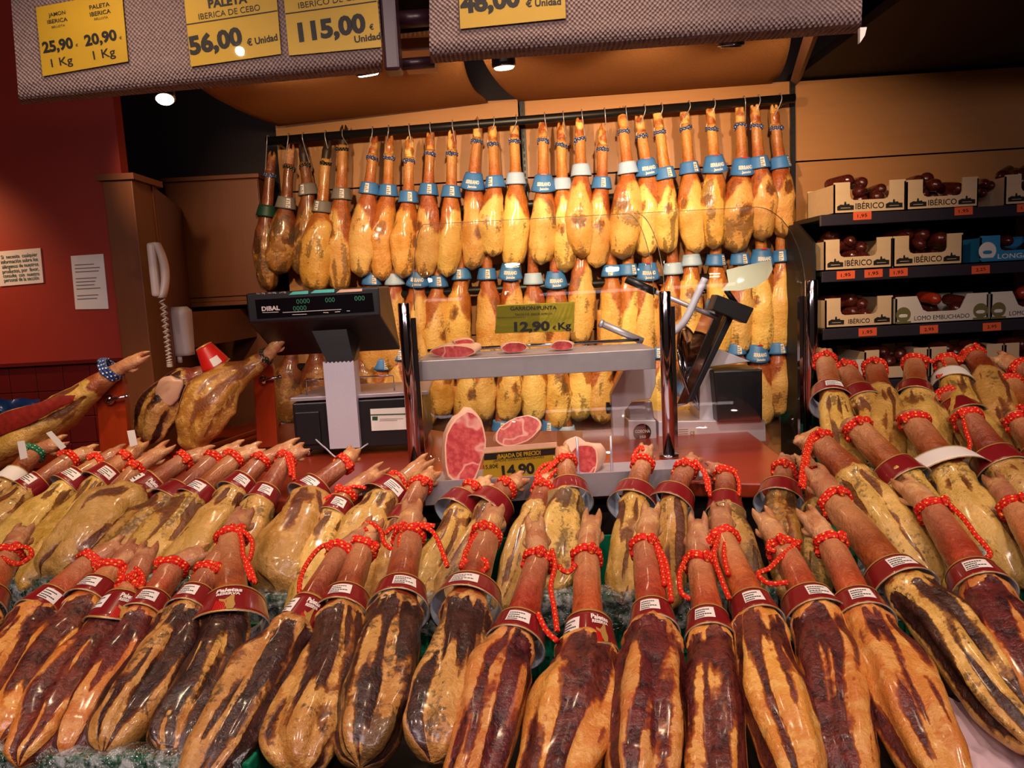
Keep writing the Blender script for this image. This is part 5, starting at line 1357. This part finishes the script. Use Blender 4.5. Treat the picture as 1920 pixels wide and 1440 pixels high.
# carved ham on the left stand
rt = thing('carved_ham', 'half carved ham with red cut face on the left ham stand', 'ham', PY(60, 830, HY))
def Q(px, py, dY=0): return PY(px, py, HY + dY)
cps = [(Q(212, 700, -.02), .03, .03), (Q(165, 735, -.03), .040, .04), (Q(110, 775, -.04), .06, .06), (Q(40, 812, -.05), .085, .075), (Q(-50, 850, -.05), .09, .07), (Q(-120, 880, -.05), .05, .04)]
mb, _p = ham_loft(cps, V((0, -.8, .5)), 91, 60, 30, fg_fn(.1, -.5, .4)); mb.build('meat', M['hamS'], rt)
g = MB(); up = V((0, -.25, 1)).normalized()
pts = [(Q(140, 752, -.09), .012), (Q(110, 762, -.11), .03), (Q(60, 785, -.13), .046), (Q(0, 806, -.13), .055), (Q(-60, 835, -.13), .05)]
g.loft([[p + V((.3, 0, .6)).normalized() * w_ + V((0, 0, .005)), p + V((0, -.006, .0)), p - V((.3, 0, .6)).normalized() * w_ * .55] for p, w_ in [(a + V((0, 0, .004)), b) for a, b in pts]], 0, False, False, True)
pts3 = [a for a, b in pts]
g.build('cut_face', M['cutred'], rt)
trotter(rt, Q(214, 697, -.02), Q(284, 660, -.04) - Q(214, 697, -.02), V((0, -.8, .6)), .026, .14, .004, 3)
dd = (Q(165, 735) - Q(212, 700)).normalized()
rope_wrap(rt, Q(208, 694, -.02), dd, V((0, -.9, .4)), .034, 3, 'ropeblue', .006, None, 4)
# ham with thick yellow fat, and the cut one behind it
rt = thing('carved_ham', 'ham with thick yellow fat clamped in the stand left of the scale', 'ham', PY(380, 850, HY + .1))
cps = [(Q(500, 668, .22), .026, .026), (Q(470, 690, .2), .035, .034), (Q(430, 712, .16), .06, .055), (Q(395, 748, .12), .098, .07), (Q(375, 790, .1), .085, .062), (Q(364, 826, .1), .055, .045), (Q(360, 848, .1), .03, .03)]
mb, _p = ham_loft(cps, V((-.35, -.9, .2)), 93, 60, 30, fg_fn(.05, -.4, .3)); mb.build('meat', M['hamS'], rt)
trotter(rt, Q(500, 668, .22), Q(517, 648, .22) - Q(500, 668, .22), V((0, -.9, .3)), .024, .11, .004, 5)
rope_wrap(rt, Q(499, 668, .22), V((-1, 0, -.6)), V((0, -.9, .4)), .026, 2, 'ropeblack', .004, None, 6)
rt = thing('carved_ham', 'dark cut ham leaning behind the yellow fat ham at left', 'ham', PY(290, 845, HY + .2))
cps = [(Q(400, 698, .30), .026, .026), (Q(372, 706, .28), .04, .036), (Q(335, 725, .26), .066, .055), (Q(300, 768, .24), .08, .06), (Q(285, 805, .22), .062, .05), (Q(280, 832, .22), .03, .03)]
mb, _p = ham_loft(cps, V((.3, -.9, .2)), 95, 60, 30, fg_fn(.22, .35, .5)); mb.build('meat', M['hamD'], rt)
g = MB(); g.ball(Q(316, 732, .20), .062, (.78, .2, 1.05), rot=Matrix.Rotation(.55, 3, 'Y')); g.v = [p + V((1, 0, 1)) * .022 * noise.noise(p * 26) + V((0, 1, 0)) * .006 * noise.noise(p * 60) for p in g.v]; g.build('cut_face', M['fatpink'], rt)
bo = MB()
a, b = Q(378, 682, .26), Q(392, 632, .26); ax = (b - a).normalized(); sx = V((1, 0, .25)).normalized(); sy = ax.cross(sx)
band(rt, Q(394, 668, .27), (Q(380, 640, .27) - Q(412, 690, .27)) * -1, V((.3, -.9, .2)), .02, .03, .055, .09, ('bandred', 'gold'), 'paper_band', (-.2, .5, .55, .85), None, .2, 0)

# ------------------------------------------------------------------ shelves at the right with boxes of sausages
SHY = 3.42
def shelf(pl, pr, label, tags):
    a, b = PY(pl[0], pl[1], SHY), PY(pr[0], pr[1], SHY)
    xr = b.x + .5; z = (a.z + b.z) / 2
    root = thing('wall_shelf', label, 'shelf', V(((a.x + xr) / 2, SHY + .2, z - .03)), 'shelves of sausage boxes')
    m = MB(); m.box(((a.x + xr) / 2, SHY + .23, z - .012), (xr - a.x, .44, .02)); m.build('board', M['shelfblack'], root)
    m = MB(); m.box(((a.x + xr) / 2, SHY, z - .026), (xr - a.x, .014, .05)); m.build('price_rail', M['shelfedge'], root, .003)
    pw = Wall(SHY - .007)
    for px, py, tx in tags:
        q = [pw.hit(px + dx, py + dy, .002) for dx, dy in ((-17, -7), (17, -9), (17, 6), (-17, 8))]
        m = MB(); m.prism(q, (0, .0015, 0)); tg = tag(m.build('shelf_tag', M['orangetag']), 'orange price tag on the %s, %s' % (label.split(' black')[0].replace('wide ', ''), tx[1]), 'price tag', 'orange shelf tags')
        m = MB(); text_px(m, pw, tx[0], (px - 9, py + 3), (px + 9, py + 1), 6, .0042); m.build('lettering', M['ink'], tg)
    return z
zA = shelf((1537, 403), (1920, 383), 'top shelf black with grey price rail, holding pale wooden boxes', [(1617, 405, ('1,95', 'below the left box')), (1807, 396, ('1,95', 'below the second box')), (1924, 390, ('1,95', 'at the right edge'))])
zB = shelf((1540, 508), (1920, 490), 'second shelf black with grey price rail, holding a blue box', [(1586, 516, ('1,95', 'leftmost')), (1638, 513, ('1,95', 'second from the left')), (1685, 511, ('1,95', 'third from the left')), (1839, 506, ('2,25', 'below the blue box'))])
zC = shelf((1542, 616), (1920, 598), 'third shelf black with grey price rail, holding white boxes', [(1627, 623, ('1,95', 'leftmost')), (1742, 618, ('2,95', 'below the white box')), (1860, 613, ('2,95', 'rightmost'))])
zD = shelf((1542, 716), (1920, 700), 'lowest shelf black with grey price rail, half hidden by hams', [])
m = MB(); a = PY(1512, 410, 3.82); m.box((a.x + 1.3, 3.86, 1.15), (2.6, .02, a.z - .0 - 1.15 + (a.z - 1.15))) ; m = MB(); m.box((a.x + 1.3, 3.86, (a.z + .5) / 2), (2.6, .02, a.z - .5)); tag(m.build('shelf_back_panel', M['shelfblack']), 'black back panel behind the shelves of sausage boxes', 'back panel')
m = MB(); m.prism([V((PY(1530, 420, SHY).x - .01, SHY + .01, .6)), V((PY(1530, 420, SHY).x - .01, SHY + .43, .6)), V((PY(1530, 420, SHY).x - .01, SHY + .43, zA - .02)), V((PY(1530, 420, SHY).x - .01, SHY + .2, zA - .02)), V((PY(1530, 420, SHY).x - .01, SHY + .01, zA - .12))], (.012, 0, 0))
tag(m.build('shelf_side_panel', M['shelfblack']), 'black side panel at the left end of the sausage shelves', 'side panel')
def box_of(xa, xb, z, h, Y, mat, label, kind, txt, depth=.3, saus=6, inset=.3, where=''):
    x0, x1 = xa, xb; w_ = x1 - x0; cx = (x0 + x1) / 2
    root = thing('sausage_box', label, 'box', V((cx, Y + depth / 2, z)), 'boxes on the sausage shelves')
    th = .006; m = MB(); i0 = w_ * inset * .75; dep = h * .42
    def front(y):
        pl = [V((x0, y, z)), V((x1, y, z)), V((x1, y, z + h)), V((x1 - i0, y, z + h))]
        r = .02
        if kind == 'white':
            pl += [V((x1 - i0 - .03, y, z + dep + .01)), V((x1 - i0 - .05, y, z + dep)), V((x0 + i0 + .05, y, z + dep)), V((x0 + i0 + .03, y, z + dep + .01))]
        else:
            pl += [V((x1 - i0, y, z + dep + r)), V((x1 - i0 - r * .3, y, z + dep + r * .3)), V((x1 - i0 - r, y, z + dep)), V((x0 + i0 + r, y, z + dep)), V((x0 + i0 + r * .3, y, z + dep + r * .3)), V((x0 + i0, y, z + dep + r))]
        return pl + [V((x0 + i0, y, z + h)), V((x0, y, z + h))]
    m.prism(front(Y), (0, th, 0)); m.prism(front(Y + depth - th), (0, th, 0))
    for x in (x0, x1 - th): m.box((x + th / 2, Y + depth / 2, z + h / 2 - .004), (th, depth, h - .008))
    m.box((cx, Y + depth / 2, z + th / 2), (w_, depth, th)); m.build('carton', M[mat], root)
    g = MB(); yy = Y - .0012
    if txt: text_on(g, txt[0], V((cx - w_ * txt[1], yy, z + h * .13)), V((cx + w_ * txt[1], yy, z + h * .13)), V((0, 0, h * txt[2])), 0, txt[4] if len(txt) > 4 else .0)
    if g.v: g.build('lettering', M[txt[3]], root)
    if kind == 'wood':
        for s in (-1, 1):
            g = MB()
            c = V((cx + s * w_ * .34, yy, z + h * .2))
            pr = [(-.035, -.012), (.035, -.012), (.035, .008), (.018, .010), (.016, .016), (.004, .014), (.002, .026), (-.004, .026), (-.006, .012), (-.02, .014), (-.035, .006)]
            g.add([c + V((x * w_ / .3, 0, y_ * h / .14)) for x, y_ in pr], [tuple(range(len(pr)))])
            g.box(c + V((0, -.0006, -.002)), (.04 * w_ / .3, .0006, .002), None, 1)
            g.build('printed_emblem', [M['ink'], M['boxwood']], root)
    elif kind in ('white', 'blue'):
        for s in ((-1, 1) if kind == 'white' else (-1,)):
            g = MB()
            c = V((cx + s * w_ * .42, yy, z + h * (.36 if kind == 'white' else .44)))
            g.disc(c, (0, -1, 0), .034 if kind == 'white' else .04, 28, 0)
            g.ball(c + V((0, -.0004, -.006)), .022, (1, .02, .42), 6, 14, 1)
            g.box(c + V((0, -.001, -.036)), (.07, .0006, .010), None, 1 if kind == 'blue' else 0)
            g.build('printed_emblem', [M['olive'] if kind == 'white' else M['paper'], M['paper'] if kind == 'white' else M['boxblue']], root)
    rnd = random.Random(int(cx * 100))
    for k in range(saus):
        r = rnd.uniform(.025, .033)
        c = V((x0 + .05 + (w_ - .10) * ((k % 3) + .5) / 3 + rnd.uniform(-.012, .012), Y + .09 + rnd.uniform(-.02, .08), z + h * (.40 if k < 3 else .78 if k < 6 else 1.0) + rnd.uniform(-.012, .014)))
        di = V((rnd.uniform(-.8, .8), 1, rnd.uniform(-.15, .25))).normalized(); ln = .07
        sm_ = MB(); sp_ = crom([c - di * ln, c - di * ln * .4 + V((0, 0, .005)), c + di * ln * .4 + V((0, 0, .004)), c + di * ln], 14)
        sm_.tube(sp_, [r * .25, r * .75, r * .95] + [r] * 8 + [r * .95, r * .75, r * .25], 14)
        o = sm_.build('cured_sausage', M['sausred'] if kind == 'white' and k == 4 else M['sausage'])
        tag(o, '%s cured sausage in the %s' % ('red-ended' if kind == 'white' and k == 4 else 'dark', where), 'sausage', 'sausages in the ' + where)
    return root
def X(px, py): return PY(px, py, SHY + .01).x
def boxes(z, y, lst):
    for (xa, xb, hp, mat, kind, txt, label, where, sa) in lst:
        k_ = mpp(PY(xa, y, SHY)); box_of(X(xa, y), X(xb, y), z, hp * k_, SHY + .012, mat, label, kind, txt, where=where, saus=sa)
IB = ('IBÉRICO', .20, .19, 'ink', .01)
boxes(zA, 395, [(1564, 1698, 58, 'boxwood', 'wood', IB, 'pale wooden sausage box, leftmost on the top shelf', 'leftmost box on the top shelf', 8), (1700, 1834, 56, 'boxwood', 'wood', IB, 'pale wooden sausage box, second from left on the top shelf', 'second box on the top shelf', 8),
                (1884, 2018, 56, 'boxwood', 'wood', IB, 'pale wooden sausage box cut by the right edge on the top shelf', 'box at right edge of the top shelf', 8)])
boxes(zB, 500, [(1546, 1673, 58, 'boxwood', 'wood', IB, 'pale wooden sausage box, leftmost on the second shelf', 'leftmost box on the second shelf', 8), (1675, 1805, 58, 'boxwood', 'wood', IB, 'pale wooden sausage box beside the blue one on the second shelf', 'wooden box beside the blue box', 8),
                (1838, 2000, 50, 'boxblue', 'blue', ('LONGANIZA', .30, .18, 'paper', .01), 'blue sausage box with white round emblem on the second shelf', 'blue box on the second shelf', 6)])
boxes(zC, 605, [(1548, 1674, 56, 'boxwood', 'wood', ('IBÉRICO', .16, .15, 'ink', .01), 'pale torn wooden sausage box on the third shelf', 'torn wooden box on the third shelf', 6), (1680, 1852, 52, 'boxwhite', 'white', ('LOMO EMBUCHADO', .30, .16, 'ink', .0), 'white sausage box with olive emblems, middle of the third shelf', 'white box in the middle of the third shelf', 6),
                (1858, 2030, 52, 'boxwhite', 'white', ('LOMO EMBUCHADO', .30, .16, 'ink', .0), 'white sausage box with olive emblems at right end of third shelf', 'white box at the right of the third shelf', 6)])
boxes(zD, 705, [(1556, 1620, 40, 'boxwhite', 'plain', None, 'plain white box behind the hams on the lowest shelf', 'plain white box on the lowest shelf', 4), (1622, 1740, 56, 'boxwood', 'wood', None, 'pale wooden box, left one on the lowest shelf', 'left wooden box on the lowest shelf', 6),
                (1744, 1880, 56, 'boxwood', 'wood', None, 'pale wooden box, middle one on the lowest shelf', 'middle wooden box on the lowest shelf', 6), (1884, 2000, 56, 'boxwood', 'wood', None, 'pale wooden box, right one on the lowest shelf', 'right wooden box on the lowest shelf', 5)])
for k, (px, py, dx) in enumerate(((1846, 362, .02), (1862, 348, .03), (1850, 344, .05), (1884, 336, .06), (1908, 328, .06), (1872, 332, .06))):
    c = PY(px, py, SHY + .08); di = V((.75, .6, .28)).normalized() if k > 2 else V((.25, .95, .1)).normalized()
    m = MB(); m.tube(crom([c, c + di * .05, c + di * .12, c + di * .16], 14), [.007, .017, .021] + [.023] * 8 + [.021, .017, .007], 14)
    tag(m.build('cured_sausage', M['sausage']), 'loose dark sausage piled between two boxes at right of the top shelf', 'sausage', 'loose sausages on the top shelf')
# paper and flattened cartons at the lower right corner
m = MB(); rings = []
for i in range(26):
    r = []
    for j in range(20):
        px, py = 1758 + i * 10 + j * 3, 1245 + j * 10 + i * 3.2
        p = FP.hit(px, py) - V((0, 0, .055)); p.z += .012 * noise.noise(V((i * .35, j * .35, 1))) + .006 * noise.noise(V((i * .9, j * .9, 4)))
        r.append(p)
    rings.append(r)
m.loft(rings, 0, False, False, True)
tag(m.build('wrapping_film', plain('pinkish_crumpled_film', (214, 186, 192), .25, nscale=20, namt=.1, coat=.5)), 'pinkish crumpled wrapping sheet at the lower right corner under the hams', 'wrapping')
for k in range(4):
    c = FP.hit(1878, 1424) - V((0, 0, .035 + k * .012))
    m = MB(); m.box(c + V((.06, -.06, 0)), (.2, .14, .009)); tag(m.build('flat_carton', M['fatpink'], bevel=.001), 'flat pale carton in the stack at the lower right corner', 'carton', 'stacked flat cartons')
# plastic bag bits at left counter
m = MB(); rings = []
for i in range(16):
    rings.append([PY(-60 + i * 9, 748 + j * 7 + 6 * noise.noise(V((i * .4, j * .5, 0))), 2.95 + .03 * noise.noise(V((i * .5, j * .5, 9)))) for j in range(8)])
m.loft(rings, 0, False, False, True); tag(m.build('plastic_bag', plain('blue_bag', (30, 60, 110), .3, coat=.4)), 'blue plastic bag on the counter at the far left edge', 'bag')
# paper tags stuck upright among the left hams
for k, (q, lb) in enumerate((([(86, 812), (96, 808), (124, 838), (114, 844)], 'white paper strip tag tied with green cord among the left hams'), ([(32, 828), (46, 826), (52, 858), (38, 862)], 'white paper tag at far left above the middle row'), ([(238, 808), (252, 806), (258, 834), (244, 838)], 'white paper tag between left ham stand and dark cut ham'))):
    m = MB(); m.prism([SP.hit(x, 855).lerp(SP.hit(x, 855), 0) + V((0, 0, 0)) if 0 else PY(x, y, 2.28) for x, y in q], (0, .001, 0)); tag(m.build('paper_tag', M['paper']), lb, 'tag')
